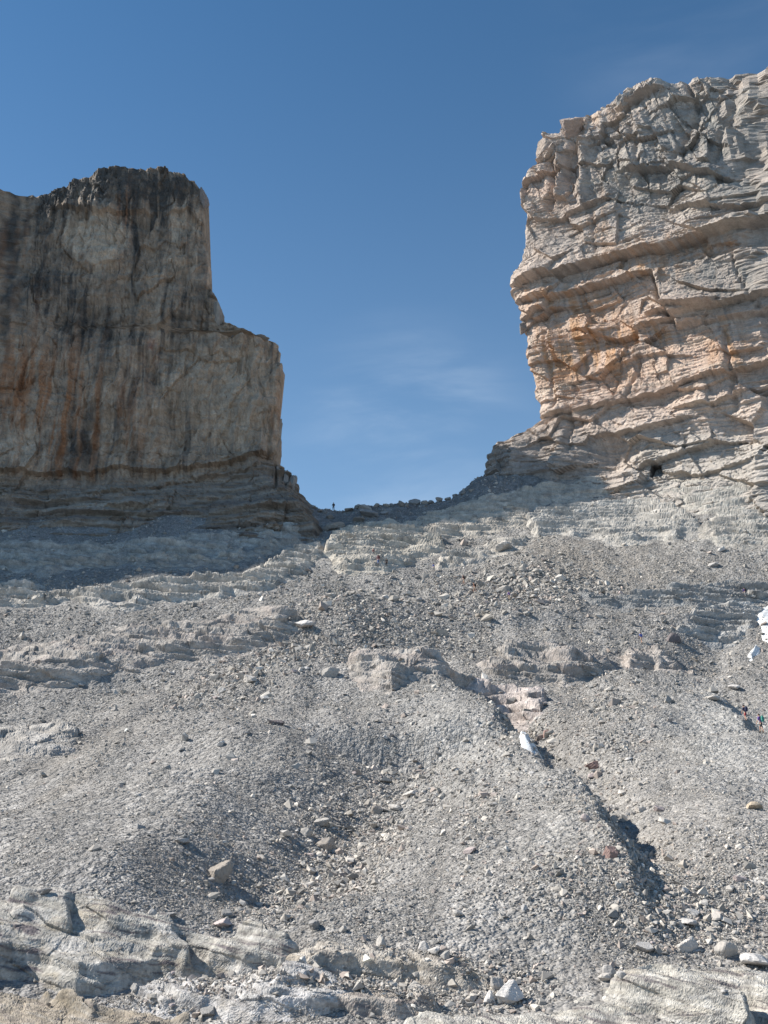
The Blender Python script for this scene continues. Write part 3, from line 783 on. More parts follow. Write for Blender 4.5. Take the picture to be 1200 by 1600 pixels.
def smooth_detail(amp=0.8, sc=5.0, seed=0, fine=0.12):
    def f(X, Y, G, P, Q, M, sd):
        z = amp * fbm(X / sc, Y / (sc * 1.4), o=3, seed=seed) + amp * 0.7 * sstep(0, 30, sd)
        z = z + 0.75 * amp * saw((X + 0.35 * Y) / (sc * 1.1) + 0.8 * gn(X / (sc * 1.5), Y / (sc * 1.5), seed=seed + 9))
        z = z + 0.35 * amp * np.tanh(3 * gn(X / (sc * 1.2), (Y + 0.5 * X) / (sc * 0.35), seed=seed + 2))
        v, c = facets(X / (sc * 0.4), Y / (sc * 0.45), seed=seed + 3); z = z + fine * v * 1.5
        z = z + 0.3 * fine * fbm(X / 0.9, Y / 0.9, o=3, seed=seed + 4, gain=0.5)
        return z, v
    return f
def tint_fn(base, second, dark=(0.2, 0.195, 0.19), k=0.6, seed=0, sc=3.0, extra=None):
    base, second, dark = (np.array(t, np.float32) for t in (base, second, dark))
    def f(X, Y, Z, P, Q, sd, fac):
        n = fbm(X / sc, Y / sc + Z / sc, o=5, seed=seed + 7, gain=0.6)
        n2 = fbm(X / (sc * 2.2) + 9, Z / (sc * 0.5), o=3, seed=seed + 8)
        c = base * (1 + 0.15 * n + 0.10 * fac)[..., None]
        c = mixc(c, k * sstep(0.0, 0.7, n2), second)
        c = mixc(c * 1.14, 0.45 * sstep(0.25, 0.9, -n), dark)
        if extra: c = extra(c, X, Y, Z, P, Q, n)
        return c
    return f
PALE = (0.37, 0.34, 0.30); TANROCK = (0.36, 0.315, 0.265); GREYROCK = (0.275, 0.255, 0.232); MAUVE = (0.31, 0.265, 0.238)
OUT = [
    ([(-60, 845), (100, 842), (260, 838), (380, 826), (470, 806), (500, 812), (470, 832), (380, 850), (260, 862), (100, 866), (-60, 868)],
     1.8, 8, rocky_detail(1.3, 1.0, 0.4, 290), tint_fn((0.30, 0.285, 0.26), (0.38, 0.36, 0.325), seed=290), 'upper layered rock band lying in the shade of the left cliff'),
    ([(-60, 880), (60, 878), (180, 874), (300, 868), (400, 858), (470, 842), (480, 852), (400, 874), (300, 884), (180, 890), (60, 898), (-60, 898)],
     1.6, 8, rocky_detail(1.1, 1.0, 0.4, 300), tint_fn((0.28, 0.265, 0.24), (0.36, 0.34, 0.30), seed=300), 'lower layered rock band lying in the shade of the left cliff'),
    # polygon, lift, edge, detail, tint, label
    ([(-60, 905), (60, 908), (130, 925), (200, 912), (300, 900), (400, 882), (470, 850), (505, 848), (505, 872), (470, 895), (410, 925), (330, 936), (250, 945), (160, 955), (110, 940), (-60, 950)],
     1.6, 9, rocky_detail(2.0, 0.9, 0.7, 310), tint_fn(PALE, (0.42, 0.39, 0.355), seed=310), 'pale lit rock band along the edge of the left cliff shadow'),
    ([(-60, 1000), (60, 1000), (180, 985), (320, 968), (400, 960), (455, 968), (475, 990), (440, 1010), (380, 1026), (335, 1030), (270, 1036), (170, 1052), (60, 1060), (-60, 1062)],
     1.3, 14, smooth_detail(0.35, 8, 320, 0.12), tint_fn((0.325, 0.295, 0.265), MAUVE, seed=320), 'long low mauve grey rock band split by dark vertical cracks'),
    ([(500, 870), (520, 835), (580, 812), (640, 815), (690, 840), (700, 862), (640, 880), (600, 892), (540, 892)],
     1.7, 8, rocky_detail(1.5, 0.9, 0.6, 330, size=2.6), tint_fn((0.38, 0.345, 0.295), PALE, seed=330), 'rugged pale outcrop just below the gap where hikers climb'),
    ([(600, 830), (640, 806), (700, 790), (745, 778), (790, 775), (830, 790), (826, 815), (780, 822), (720, 832), (660, 845)],
     1.8, 8, rocky_detail(1.5, 1.0, 0.6, 340, size=2.6), tint_fn((0.39, 0.35, 0.30), PALE, seed=340), 'knobbly tan rock rib climbing right under the gap'),
    ([(690, 865), (740, 848), (800, 838), (835, 845), (820, 862), (760, 872), (710, 884), (680, 884)],
     1.1, 7, rocky_detail(1.1, 0.8, 0.7, 350), tint_fn(PALE, GREYROCK, seed=350), 'small pale ledge below the tan rib under the gap'),
    ([(820, 812), (850, 790), (930, 782), (1010, 785), (1070, 800), (1100, 826), (1060, 846), (990, 848), (900, 842), (840, 842)],
     2.4, 8, rocky_detail(1.8, 1.0, 0.6, 360, size=3.0), tint_fn((0.37, 0.345, 0.31), PALE, seed=360), 'big stepped outcrop under the square hole in the right cliff'),
    ([(1085, 826), (1130, 800), (1260, 780), (1260, 850), (1180, 846), (1120, 846)],
     1.6, 9, rocky_detail(1.2, 1.0, 0.5, 370), tint_fn(PALE, (0.42, 0.395, 0.35), seed=370), 'layered pale rock at the foot of the right cliff by the picture edge'),
    ([(880, 934), (960, 928), (1060, 914), (1130, 905), (1210, 905), (1260, 912), (1230, 930), (1130, 935), (1060, 940), (950, 946)],
     0.9, 6, rocky_detail(0.8, 0.8, 0.4, 380), tint_fn((0.27, 0.26, 0.245), (0.20, 0.19, 0.18), seed=380), 'dark thin ledge running across the upper right scree'),
    ([(540, 1042), (556, 1024), (600, 1014), (660, 1018), (720, 1022), (750, 1034), (690, 1052), (650, 1056), (612, 1074), (560, 1058)],
     1.4, 12, smooth_detail(0.5, 5, 390, 0.12), tint_fn((0.34, 0.31, 0.28), MAUVE, seed=390), 'smooth rounded outcrop in the middle of the scree beside a pale wedge boulder'),
    ([(740, 1042), (800, 1016), (870, 1010), (950, 1016), (962, 1036), (930, 1056), (880, 1066), (820, 1062), (760, 1056)],
     1.1, 12, smooth_detail(0.5, 5, 400, 0.15), tint_fn((0.30, 0.275, 0.25), MAUVE, seed=400), 'humpbacked grey outcrop right of the middle with shaded hollows'),
    ([(960, 1030), (1000, 1018), (1050, 1024), (1090, 1046), (1085, 1060), (1030, 1058), (985, 1052)],
     1.2, 9, smooth_detail(0.7, 4, 410, 0.2), tint_fn((0.34, 0.305, 0.275), MAUVE, seed=410), 'smooth pale hump of rock beneath the blue shirted hiker'),
    ([(702, 1078), (730, 1068), (790, 1076), (850, 1090), (864, 1100), (846, 1118), (800, 1112), (740, 1104), (712, 1094)],
     0.7, 9, smooth_detail(0.22, 3.0, 420, 0.08), tint_fn((0.38, 0.335, 0.31), (0.44, 0.385, 0.36), seed=420), 'smooth pinkish slab at the head of the shadowed gully'),
    ([(-60, 1110), (40, 1104), (110, 1118), (125, 1160), (80, 1172), (-60, 1180)],
     0.12, 22, smooth_detail(0.08, 4, 430, 0.08), tint_fn((0.33, 0.305, 0.275), (0.42, 0.395, 0.365), seed=430, k=0.9), 'worn pale rock patch at the left side of the scree'),
    ([(1010, 752), (1080, 742), (1150, 718), (1200, 696), (1280, 680), (1280, 790), (1190, 800), (1120, 806), (1085, 796), (1050, 776)],
     1.0, 10, rocky_detail(1.5, 1.0, 0.5, 450, size=3.0), tint_fn((0.38, 0.355, 0.315), PALE, seed=450), 'pale stepped bedrock rising to the right cliff beside the square hole'),
    ([(740, 800), (780, 775), (840, 755), (920, 750), (1000, 752), (1010, 775), (930, 780), (860, 782), (820, 795), (780, 806)],
     1.3, 8, rocky_detail(1.4, 1.0, 0.5, 460, size=2.6), tint_fn((0.38, 0.345, 0.30), PALE, seed=460), 'broken ledge along the edge of the shadow under the right cliff'),
    ([(1090, 962), (1150, 948), (1200, 960), (1180, 985), (1120, 998), (1060, 992)],
     0.8, 8, rocky_detail(0.7, 0.7, 0.45, 440), tint_fn((0.31, 0.30, 0.285), GREYROCK, seed=440), 'broken grey outcrop left of the large snow patch'),
]
OUT = [(shifted(o[0], o[1]),) + tuple(o[1:]) for o in OUT]
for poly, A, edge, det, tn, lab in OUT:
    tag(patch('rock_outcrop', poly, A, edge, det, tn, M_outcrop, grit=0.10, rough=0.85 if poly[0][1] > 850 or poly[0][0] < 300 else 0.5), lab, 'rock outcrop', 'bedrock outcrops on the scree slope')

# foreground slabs
M_slab = rock_material('slab_limestone', fine=9.0, amount=0.4, bump=0.9, bdist=0.06)
def slab_extra(seed, ochre=0.5, purple=0.4, white=0.6):
    def f(c, X, Y, Z, P, Q, n):
        a = fbm(X / 1.8 + 3, Y / 1.3, Z / 0.5, o=5, seed=seed + 31, gain=0.62)
        wv = Z + 0.22 * X + 0.10 * Y + 0.12 * gn(X / 1.1, Y / 1.1, seed=seed + 34)
        b = fbm((X + 0.4 * Y) / 1.6, wv / 0.16, o=4, seed=seed + 32, gain=0.62)
        c = mixc(c, ochre * sstep(0.1, 0.7, a), (0.34, 0.285, 0.21))
        c = mixc(c, white * sstep(0.1, 0.6, b), (0.48, 0.46, 0.435))
        c = mixc(c, purple * sstep(0.25, 0.7, -b), (0.15, 0.13, 0.135))
        d2 = fbm(X / 0.35, Y / 0.35, Z / 0.14, o=3, seed=seed + 33, gain=0.7)
        c = mixc(c, 0.5 * sstep(0.2, 0.8, -d2), (0.16, 0.145, 0.13))
        return mixc(c, 0.65 * sstep(0.35, 0.9, d2), (0.11, 0.105, 0.105))
    return f
def slab_detail(seed, amp=0.30, step=0.35, fine=0.03, blocks=0.06, dirn=0.25, sw=0.25):
    def f(X, Y, G, P, Q, M, sd):
        z = amp * fbm(X / 3.4, (Y + dirn * X) / 2.2, o=3, seed=seed)
        z = z + sw * saw((X + 0.55 * Y) / 3.3 + 0.7 * gn(X / 3.5, Y / 3, seed=seed + 9)) * (0.4 + 0.6 * sstep(-0.3, 0.3, gn(X / 5, Y / 4, seed=seed + 10)))
        w = z + G * 0.4 + 0.12 * X + 0.15 * gn(X / 2, Y / 1, seed=seed + 1)
        z = z + 0.9 * terr(w, step, 0.35)
        v, c = facets(X / 1.3, (Y + dirn * X) / 0.8, seed=seed + 2); z = z + 0.6 * blocks * v - 0.02 * (1 - c)
        v2, c2 = facets(X / 0.35, Y / 0.3, seed=seed + 3); z = z + 0.15 * blocks * v2
        z = z + 0.5 * fine * fbm(X / 0.3, Y / 0.3, o=4, seed=seed + 4, gain=0.6)
        return z, v
    return f
SL = [
    ([(-80, 1436), (40, 1432), (150, 1438), (190, 1448), (290, 1452), (420, 1472), (480, 1502), (440, 1512), (330, 1500), (250, 1506), (190, 1520), (120, 1530), (60, 1500), (-80, 1520)],
     0.8, 11, slab_detail(510, 0.24, 0.6, blocks=0.05, sw=0.3), tint_fn((0.34, 0.32, 0.285), (0.44, 0.42, 0.395), seed=510, sc=1.2, extra=slab_extra(510, 0.5, 0.95, 0.5)), 'large streaked slab across the lower left with a shaded broken face'),
    ([(-80, 1560), (0, 1540), (60, 1535), (130, 1560), (200, 1572), (250, 1590), (300, 1620), (300, 1640), (-80, 1640)],
     0.75, 14, slab_detail(520, 0.25, 0.5, 0.035, 0.06), tint_fn((0.29, 0.25, 0.20), (0.35, 0.32, 0.27), seed=520, sc=1.2, extra=slab_extra(520, 0.7, 0.35, 0.35)), 'brown ochre rounded slab in the bottom left corner'),
    ([(150, 1535), (300, 1508), (420, 1512), (520, 1530), (560, 1560), (480, 1590), (400, 1585), (330, 1570), (230, 1560)],
     0.4, 12, slab_detail(530, 0.15, 0.2), tint_fn((0.42, 0.40, 0.38), (0.52, 0.50, 0.49), seed=530, sc=1.0, extra=slab_extra(530, 0.35, 0.3, 0.6)), 'flat whitish slab strewn with rubble behind the brown corner slab'),
    ([(440, 1508), (520, 1494), (620, 1500), (720, 1504), (770, 1530), (700, 1532), (640, 1524), (560, 1518), (480, 1524)],
     0.45, 6, slab_detail(540, 0.15, 0.2), tint_fn((0.38, 0.34, 0.29), PALE, seed=540, sc=1.0, extra=slab_extra(540, 0.5, 0.5, 0.35)), 'low brownish ledge at bottom middle behind the rubble'),
    ([(420, 1552), (520, 1540), (660, 1545), (700, 1562), (620, 1574), (520, 1570), (440, 1572)],
     0.35, 6, slab_detail(550, 0.15, 0.2), tint_fn((0.36, 0.32, 0.28), PALE, seed=550, sc=1.0, extra=slab_extra(550, 0.4, 0.6, 0.35)), 'dark knobbly ledge among the rubble at bottom middle'),
    ([(480, 1622), (600, 1606), (760, 1590), (860, 1560), (940, 1542), (1040, 1532), (1120, 1524), (1290, 1520), (1290, 1650), (440, 1650)],
     0.55, 14, slab_detail(560, 0.34, 1.3, 0.02, 0.04, 0.45, sw=0.30), tint_fn((0.40, 0.375, 0.33), (0.48, 0.455, 0.415), seed=560, sc=1.4, extra=slab_extra(560, 0.35, 0.85, 0.5)), 'broad cream coloured slab filling the bottom right corner'),
]
for poly, A, edge, det, tn, lab in SL:
    tag(patch('rock_slab', poly, A, edge, det, tn, M_slab, sink=0.3, dens=1.15, face=0.7, rough=0.28, grit=0.018), lab, 'rock slab', 'bare slabs in the foreground')

# old snow
def snow_detail(seed):
    def f(X, Y, G, P, Q, M, sd):
        z = 0.3 * sstep(0, 12, sd) + 0.12 * fbm(X / 1.8, Y / 1.5, o=2, seed=seed) + 0.05 * np.tanh(3 * gn((X + Y) / 1.2, (X - Y) / 4, seed=seed + 1))
        return z, z * 0
    return f
snow_t = tint_fn((0.60, 0.61, 0.61), (0.48, 0.475, 0.47), (0.34, 0.325, 0.31), seed=600, sc=0.8, k=0.7)
for poly, lab in (([(808, 1160), (822, 1157), (838, 1166), (842, 1174), (852, 1178), (866, 1190), (850, 1190), (834, 1182), (818, 1182)], 'small dirty white snow patch in the shadowed gully'),
                  ([(1180, 968), (1192, 950), (1225, 945), (1225, 1002), (1203, 1004), (1192, 988)], 'larger bright snow patch at the right edge below the cliff'),
                  ([(1166, 948), (1177, 940), (1172, 954), (1160, 966), (1152, 966)], 'thin snow streak just left of the larger snow patch'),
                  ([(1168, 1028), (1182, 1012), (1186, 1016), (1176, 1034)], 'sliver of snow below the larger snow patch')):
    tag(patch('snow_patch', shifted(poly, 0.35), 0.35, 4, snow_detail(610), snow_t, M_snow, sink=0.4, pad=10, dens=1.6, wob=2.0, face=1.0, rough=0.07, smooth=True), lab, 'snow patch', 'old snow left on the slope')

# ------------------------------------------------------------------ heights of everything lying on the slope
allx = []; 
def top_z(x, y):
    """highest ground or outcrop surface under x, y (arrays)"""
    x = np.atleast_1d(np.asarray(x, float)); y = np.atleast_1d(np.asarray(y, float))
    z = ground_z(x, y)
    for Xp, Yp, Zp, K in PATCHES:
        yy = Yp[:, 0]
        m = (y > yy[0]) & (y < yy[-1])
        if not m.any(): continue
        xi, yi = x[m], y[m]
        i = np.clip(np.searchsorted(yy, yi) - 1, 0, len(yy) - 2)
        r0 = Xp[i, 0]; r1 = Xp[i, -1]
        fj = (xi - r0) / (r1 - r0) * (Xp.shape[1] - 1)
        ok = (fj > 0) & (fj < Xp.shape[1] - 1)
        j = np.clip(fj.astype(int), 0, Xp.shape[1] - 2)
        zz = np.where(ok & K[i, j], Zp[i, j], -1e9)
        z[m] = np.maximum(z[m], zz)
    return z
def hit_top(px, py):
    d = ray(px, py)
    ys = np.geomspace(27, 214, 9000)
    xs = d[0] / d[1] * ys; zs = d[2] / d[1] * ys
    g = top_z(xs, ys) - zs
    i = int(np.argmax(g > 0)) if (g > 0).any() else int(np.argmax(g))
    return Vector((xs[i], ys[i], float(top_z(xs[i], ys[i])[0])))

# ------------------------------------------------------------------ boulders
import bmesh
def rock_mesh(name, seed, sub=3, flat=0.75, pointy=0.0, mat='pale', smooth=0.0):
    r = np.random.default_rng(seed)
    bm = bmesh.new(); bmesh.ops.create_icosphere(bm, subdivisions=sub, radius=1.0)
    nrm = r.normal(size=(11, 3)); nrm /= np.linalg.norm(nrm, axis=1)[:, None]
    nrm[0] = (0.1 * r.normal(), 0.1 * r.normal(), 1); nrm[0] /= np.linalg.norm(nrm[0])
    dist = r.uniform(0.5, 0.9, 11); dist[0] = 0.9 if pointy else 0.75
    for v in bm.verts:
        d = np.array(v.co); d /= np.linalg.norm(d)
        c = nrm @ d
        rr = np.min(np.where(c > 0.05, dist / np.maximum(c, 0.05), 9.0))
        rr = min(rr, 1.25)
        p = d * rr
        p = p * (1 + 0.03 * math.sin(9 * p[0] + seed) * math.cos(8 * p[1] - 5 * p[2]) + 0.02 * math.sin(23 * p[1] + 17 * p[2] + seed) + 0.012 * r.normal())
        if pointy: 
            k = 1 - pointy * max(0, p[2]) * 0.75
            p[0] *= k; p[1] *= k
        v.co = (p[0], p[1], p[2] * flat)
    me = bpy.data.meshes.new(name); bm.to_mesh(me); bm.free()
    lo = min(v.co.x for v in me.vertices); hi = max(v.co.x for v in me.vertices)
    s = 2 / (hi - lo)
    for v in me.vertices: v.co *= s
    me.materials.append(M_stone[mat])
    return me
def place_boulder(px, py, wpx, hpx, mat, label, seed, pointy=0.0, group='named boulders on the slope', rz=None, sub=4):
    """px, py is the middle of the foot of the stone in the photograph"""
    p = hit_top(px, py)
    f = p.y * math.cos(PITCH) + p.z * math.sin(PITCH)
    w = wpx * f / F / 2; h = hpx * f / F / 2
    me = rock_mesh('boulder', seed, sub if wpx > 24 else 3, 0.85, pointy, mat)
    zs = [v.co.z for v in me.vertices]; hh = (max(zs) - min(zs)) / 2
    o = link(bpy.data.objects.new('boulder', me))
    o.location = p + Vector((0, 0, h * 0.42))
    o.scale = (w, w * 0.95, h * 1.1 / hh)
    o.rotation_euler = (0.12 * math.sin(seed), 0.15 * math.cos(seed * 2), 0)
    tag(o, label, 'boulder', group)
    return o
BOULDERS = [
    (342, 1372, 50, 34, 'brown', 'largest brown boulder low on the left scree casting a long shadow', 0.3),
    (515, 1054, 30, 19, 'pale', 'pale wedge boulder beside the smooth central outcrop', 0.4),
    (645, 1243, 32, 13, 'pale', 'flat pale boulder topping the coarse gully right of centre', 0),
    (617, 1265, 22, 11, 'pale', 'pale oblong boulder just below the flat one at the gully head', 0),
    (591, 1270, 17, 18, 'brown', 'squarish brown boulder at the gully head left of the pale oblong one', 0),
    (503, 1288, 27, 12, 'pale', 'long pale boulder uppermost of three in the dark gully', 0),
    (480, 1304, 24, 14, 'pale', 'pale rounded boulder on the left of three in the dark gully', 0),
    (512, 1324, 34, 23, 'brown', 'brown pyramid boulder lowest of three in the dark gully', 0.6),
    (594, 1480, 19, 24, 'pale', 'pointed upright block standing alone at bottom middle', 0.3),
    (664, 1486, 18, 22, 'white', 'taller white block of the pair at bottom middle', 0.3),
    (680, 1490, 20, 13, 'white', 'lower white block of the pair at bottom middle', 0),
    (353, 1432, 19, 15, 'grey', 'grey cube stone above the slab at lower left', 0),
    (350, 1446, 30, 13, 'pinkish', 'pinkish stone resting on the lower left slab edge', 0),
    (238, 1430, 16, 17, 'white', 'upright white stone on the crest of the left slab', 0.4),
    (264, 1431, 26, 9, 'grey', 'flat grey stone lying beside the upright white stone', 0),
    (284, 1316, 22, 8, 'white', 'thin white flake stone on the smooth left scree', 0),
    (218, 1294, 16, 9, 'grey', 'small dull stone on the left scree above the thin flake', 0),
    (70, 1396, 24, 10, 'grey', 'low grey stone near the left foot of the scree', 0),
    (928, 1200, 26, 14, 'reddish', 'rusty red boulder right of the gully snow patch', 0.2),
    (926, 1213, 15, 7, 'pinkish', 'small pinkish stone just below the rusty red boulder', 0),
    (1178, 1263, 26, 14, 'ochre', 'ochre boulder alone near the right edge', 0.1),
    (1155, 1375, 22, 10, 'pinkish', 'long pinkish boulder on the lower right rubble', 0),
    (1071, 1395, 14, 13, 'white', 'bright white stone above the pile at lower right', 0),
    (1098, 1414, 14, 12, 'pale', 'pale stone right of the bright white one at lower right', 0),
    (1084, 1430, 22, 14, 'white', 'white boulder topping the small pile at lower right', 0),
    (1070, 1442, 30, 9, 'white', 'long flat white boulder at the base of the small pile', 0),
    (1052, 1446, 12, 9, 'pale', 'small pale stone at the left end of the small pile', 0),
    (1120, 1434, 22, 12, 'pale', 'pale slanting boulder right of the small pile', 0.2),
    (1142, 1392, 16, 14, 'pale', 'pale block on the rubble just below the long pinkish boulder', 0),
    (1008, 1484, 32, 15, 'white', 'low bright white boulder left of the two big wedges', 0),
    (1076, 1484, 36, 22, 'pale', 'left one of the two big pale wedges above the cream slab', 0.5),
    (1130, 1492, 40, 30, 'pale', 'right and larger one of the two big pale wedges', 0.6),
    (1138, 1494, 11, 9, 'white', 'little white stone at the foot of the larger wedge', 0),
    (1110, 1464, 12, 9, 'grey', 'small dull stone between the two big wedges', 0),
    (1182, 1506, 50, 18, 'white', 'bright white boulder at the right edge above the cream slab', 0.3),
    (954, 1525, 22, 22, 'white', 'white pointed block behind the crest of the cream slab', 0.5),
    (972, 1528, 15, 13, 'white', 'small white block right of the pointed one on the slab crest', 0),
    (942, 1531, 22, 12, 'pale', 'pale low stone left of the pointed block on the slab crest', 0),
    (796, 1562, 46, 38, 'white', 'big white boulder at the bottom just right of the rubble', 0.2),
    (764, 1566, 20, 22, 'white', 'middle sized white block left of the big white boulder', 0.2),
    (774, 1545, 22, 24, 'pale', 'pale block behind the big white boulder', 0),
    (473, 979, 30, 13, 'white', 'whitish flat boulder right of the cracked mauve band', 0),
    (392, 1064, 24, 11, 'pale', 'pale slab stone lying in the coarse rubble left of centre', 0),
    (348, 1082, 16, 10, 'pale', 'pale stone left of and below the slab stone in the rubble', 0),
    (346, 1164, 13, 9, 'white', 'white stone alone on the scree below the coarse rubble', 0),
    (430, 1131, 24, 9, 'dark', 'dark flat stone on the scree below the coarse rubble', 0),
    (788, 858, 30, 19, 'pale', 'pale pyramid boulder on the ledges right of the gap', 0.6),
    (1050, 1001, 22, 15, 'dark', 'dark reddish boulder right of the blue shirted hiker', 0.3),
    (952, 1336, 26, 22, 'reddish', 'reddish leaning boulder in the deepest part of the gully', 0.3),
    (976, 1281, 18, 9, 'white', 'flat white stone right of the gully above the reddish boulder', 0),
    (1001, 1269, 18, 12, 'pale', 'pale stone right of the flat white one beyond the gully', 0),
    (1029, 1266, 18, 9, 'pinkish', 'pinkish stone at the right end of a row beyond the gully', 0),
    (914, 1282, 16, 14, 'pinkish', 'pinkish block on the lip of the gully', 0.2),
    (733, 1332, 22, 9, 'pinkish', 'low pinkish stone midway down the central scree cone', 0),
    (764, 1368, 13, 12, 'white', 'small white stone below the low pinkish one on the cone', 0),
    (820, 1422, 11, 12, 'white', 'small white block low on the central scree cone', 0.3),
    (716, 1430, 18, 10, 'pale', 'pale stone low in the middle between cone and coarse gully', 0),
    (855, 1152, 12, 13, 'reddish', 'little rusty stone just above the gully snow patch', 0.4),
    (536, 1456, 13, 13, 'pale', 'pale stone up and left of the pointed upright block', 0.3),
    (492, 1450, 18, 15, 'grey', 'dull grey stone left of the small pale one at bottom middle', 0),
    (330, 1585, 28, 18, 'grey', 'grey block at the bottom between brown slab and rubble', 0),
    (210, 1548, 12, 14, 'pale', 'pale upright stone behind the brown corner slab', 0.2),
    (1128, 860, 13, 8, 'white', 'white stone on the upper right scree below the layered rock', 0),
    (1116, 884, 18, 9, 'white', 'larger white stone on the upper right scree', 0),
    (1148, 1076, 18, 8, 'white', 'white flat stone above the path hikers', 0),
    (1112, 1093, 20, 7, 'pale', 'pale flat stone left of and above the path hikers', 0),
]
for i, (px, py, w, h, mt, lab, pt) in enumerate(BOULDERS):
    place_boulder(px, py, w, h, mt, lab, 1000 + i * 7, pt)

# blocks along the skyline of the gap, each darkly shaded
RIDGE_NAMES = {(520, 822): 'widest dark boulder lying below the lone skyline hiker', (575, 802): 'broad brown boulder under the middle of the gap skyline', (650, 784): 'tallest rounded block on the gap skyline right of the middle',
               (546, 794): 'dark block on the skyline just right of the lone hiker', (508, 798): 'small dark stone just left of the feet of the lone skyline hiker', (476, 782): 'dark block where the gap skyline meets the left cliff',
               (738, 763): 'last dark block of the skyline before the right cliff rises', (600, 800): 'low dark stone below the skyline, right of the broad brown boulder', (663, 783): 'block leaning on the right of the tallest skyline block',
               (560, 810): 'dark stone squeezed between the two broad boulders under the skyline'}
for i, (px, py, w, h) in enumerate([(476, 782, 12, 9), (488, 790, 13, 9), (500, 796, 11, 8), (508, 798, 8, 6), (546, 794, 17, 11), (560, 790, 20, 13), (573, 789, 14, 9), (588, 788, 14, 8), (603, 787, 15, 8),
                                    (612, 785, 13, 9), (628, 786, 16, 12), (636, 787, 10, 8), (650, 784, 24, 17), (648, 778, 13, 9), (663, 783, 16, 10), (675, 781, 13, 8), (687, 779, 15, 10), (700, 776, 13, 7),
                                    (712, 772, 12, 7), (724, 768, 12, 7), (738, 763, 12, 7), (535, 797, 12, 7), (480, 797, 14, 9), (515, 806, 16, 9), (575, 802, 40, 18), (520, 822, 46, 20), (560, 810, 24, 11), (600, 800, 18, 9)]):
    place_boulder(px, py + 4, w * 0.8, h * 0.75, 'brown' if i % 3 else 'grey', RIDGE_NAMES.get((px, py), 'shaded dark boulder heaped on the skyline ridge between the two cliffs'), 3000 + i * 11, 0.15 * (i % 3), 'blocks heaped in the gap')

# a few hundred lesser stones; nothing tells them apart
variants = [rock_mesh('stone', 5000 + k, 2, 0.8, 0.3 * (k % 2), mt) for k, mt in enumerate(['pale', 'pale', 'grey', 'white', 'pinkish', 'pale', 'brown', 'grey', 'pale', 'white'])]
r = np.random.default_rng(44); n_small = 0
while n_small < 190:
    px = r.uniform(5, 1195); py = r.uniform(900, 1585)
    if r.uniform() > 0.04 + float(coarse(np.array(px), np.array(py))): continue
    p = hit_top(px, py)
    f = p.y * math.cos(PITCH) + p.z * math.sin(PITCH)
    w = r.uniform(3.5, 6.5) * f / F
    o = link(bpy.data.objects.new('stone', variants[int(r.integers(len(variants)))]))
    o.location = p + Vector((0, 0, w * 0.2)); o.scale = (w, w * r.uniform(0.6, 1.0), w * r.uniform(0.4, 0.8))
    o.rotation_euler = (r.uniform(-0.3, 0.3), r.uniform(-0.3, 0.3), r.uniform(0, 6.28))
    tag(o, 'loose angular stone lying among the rubble of the scree', 'stone', 'loose larger stones on the scree')
    n_small += 1

# ------------------------------------------------------------------ rock blocks that belong to the cliffs
def wall_block(W, px, py, wpx, hpx, depth, seed, parent, col, out=0.5, tilt=0.0, pointy=0.0, label=None, name='rock_block'):
    s, z = W.to_sz(px, py)
    me = rock_mesh(name, seed, 4, 1.0, pointy, 'pale')
    me.materials.clear(); me.materials.append(M_cliff)
    at = me.attributes.new('tint', 'FLOAT_COLOR', 'POINT')
    at.data.foreach_set('color', np.tile(np.array([*col, 1], np.float32), len(me.vertices)))
    o = link(bpy.data.objects.new(name, me), parent)
    p = W.O + s * W.es + out * W.n
    f = p[1] * math.cos(PITCH) + z * math.sin(PITCH)
    o.location = (p[0], p[1], z)
    o.scale = (wpx * f / F / 2, depth, hpx * f / F / 2)
    o.rotation_euler = (0, tilt, math.atan2(W.es[1], W.es[0]) if W.es[0] > 0 else math.atan2(-W.es[1], -W.es[0]))
    if label: o['label'] = label
    return o
wall_block(WR, 857, 232, 44, 34, 3.5, 71, cliff_right, (0.33, 0.27, 0.225), 0.2, 0.05, label='brown block jutting at the top corner of the right cliff')
wall_block(WR, 896, 200, 34, 24, 3, 72, cliff_right, (0.36, 0.29, 0.25), 0.2)
wall_block(WR, 990, 156, 44, 26, 3, 74, cliff_right, (0.30, 0.28, 0.26), 0.8, -0.15)
wall_block(WR, 818, 510, 18, 30, 2, 76, cliff_right, (0.24, 0.21, 0.19), -0.5, 0.25)
wall_block(WL, 434, 682, 14, 78, 2.0, 81, cliff_left, (0.33, 0.27, 0.215), -1.4, 0.22, 0.3, label='thin upright flake split from the edge of the left cliff')
wall_block(WL, 434, 742, 14, 52, 1.8, 82, cliff_left, (0.30, 0.275, 0.25), -0.4, 0.03, 0.3)
wall_block(WL, 447, 750, 13, 46, 1.8, 83, cliff_left, (0.30, 0.275, 0.25), -0.2, 0.08, 0.3)
wall_block(WL, 458, 758, 13, 40, 1.8, 84, cliff_left, (0.32, 0.29, 0.26), 0.0, 0.06, 0.2)
wall_block(WL, 316, 312, 18, 40, 2.5, 85, cliff_left, (0.24, 0.20, 0.18), -1.0, 0.0)
wall_block(WL, 366, 524, 14, 8, 1.2, 86, cliff_left, (0.24, 0.23, 0.22), -1.0)
wall_block(WL, 405, 525, 34, 10, 2.0, 89, cliff_left, (0.25, 0.22, 0.19), -1.6, 0.0)
wall_block(WL, 340, 490, 20, 44, 2.0, 87, cliff_left, (0.28, 0.245, 0.21), -1.0, -0.15)

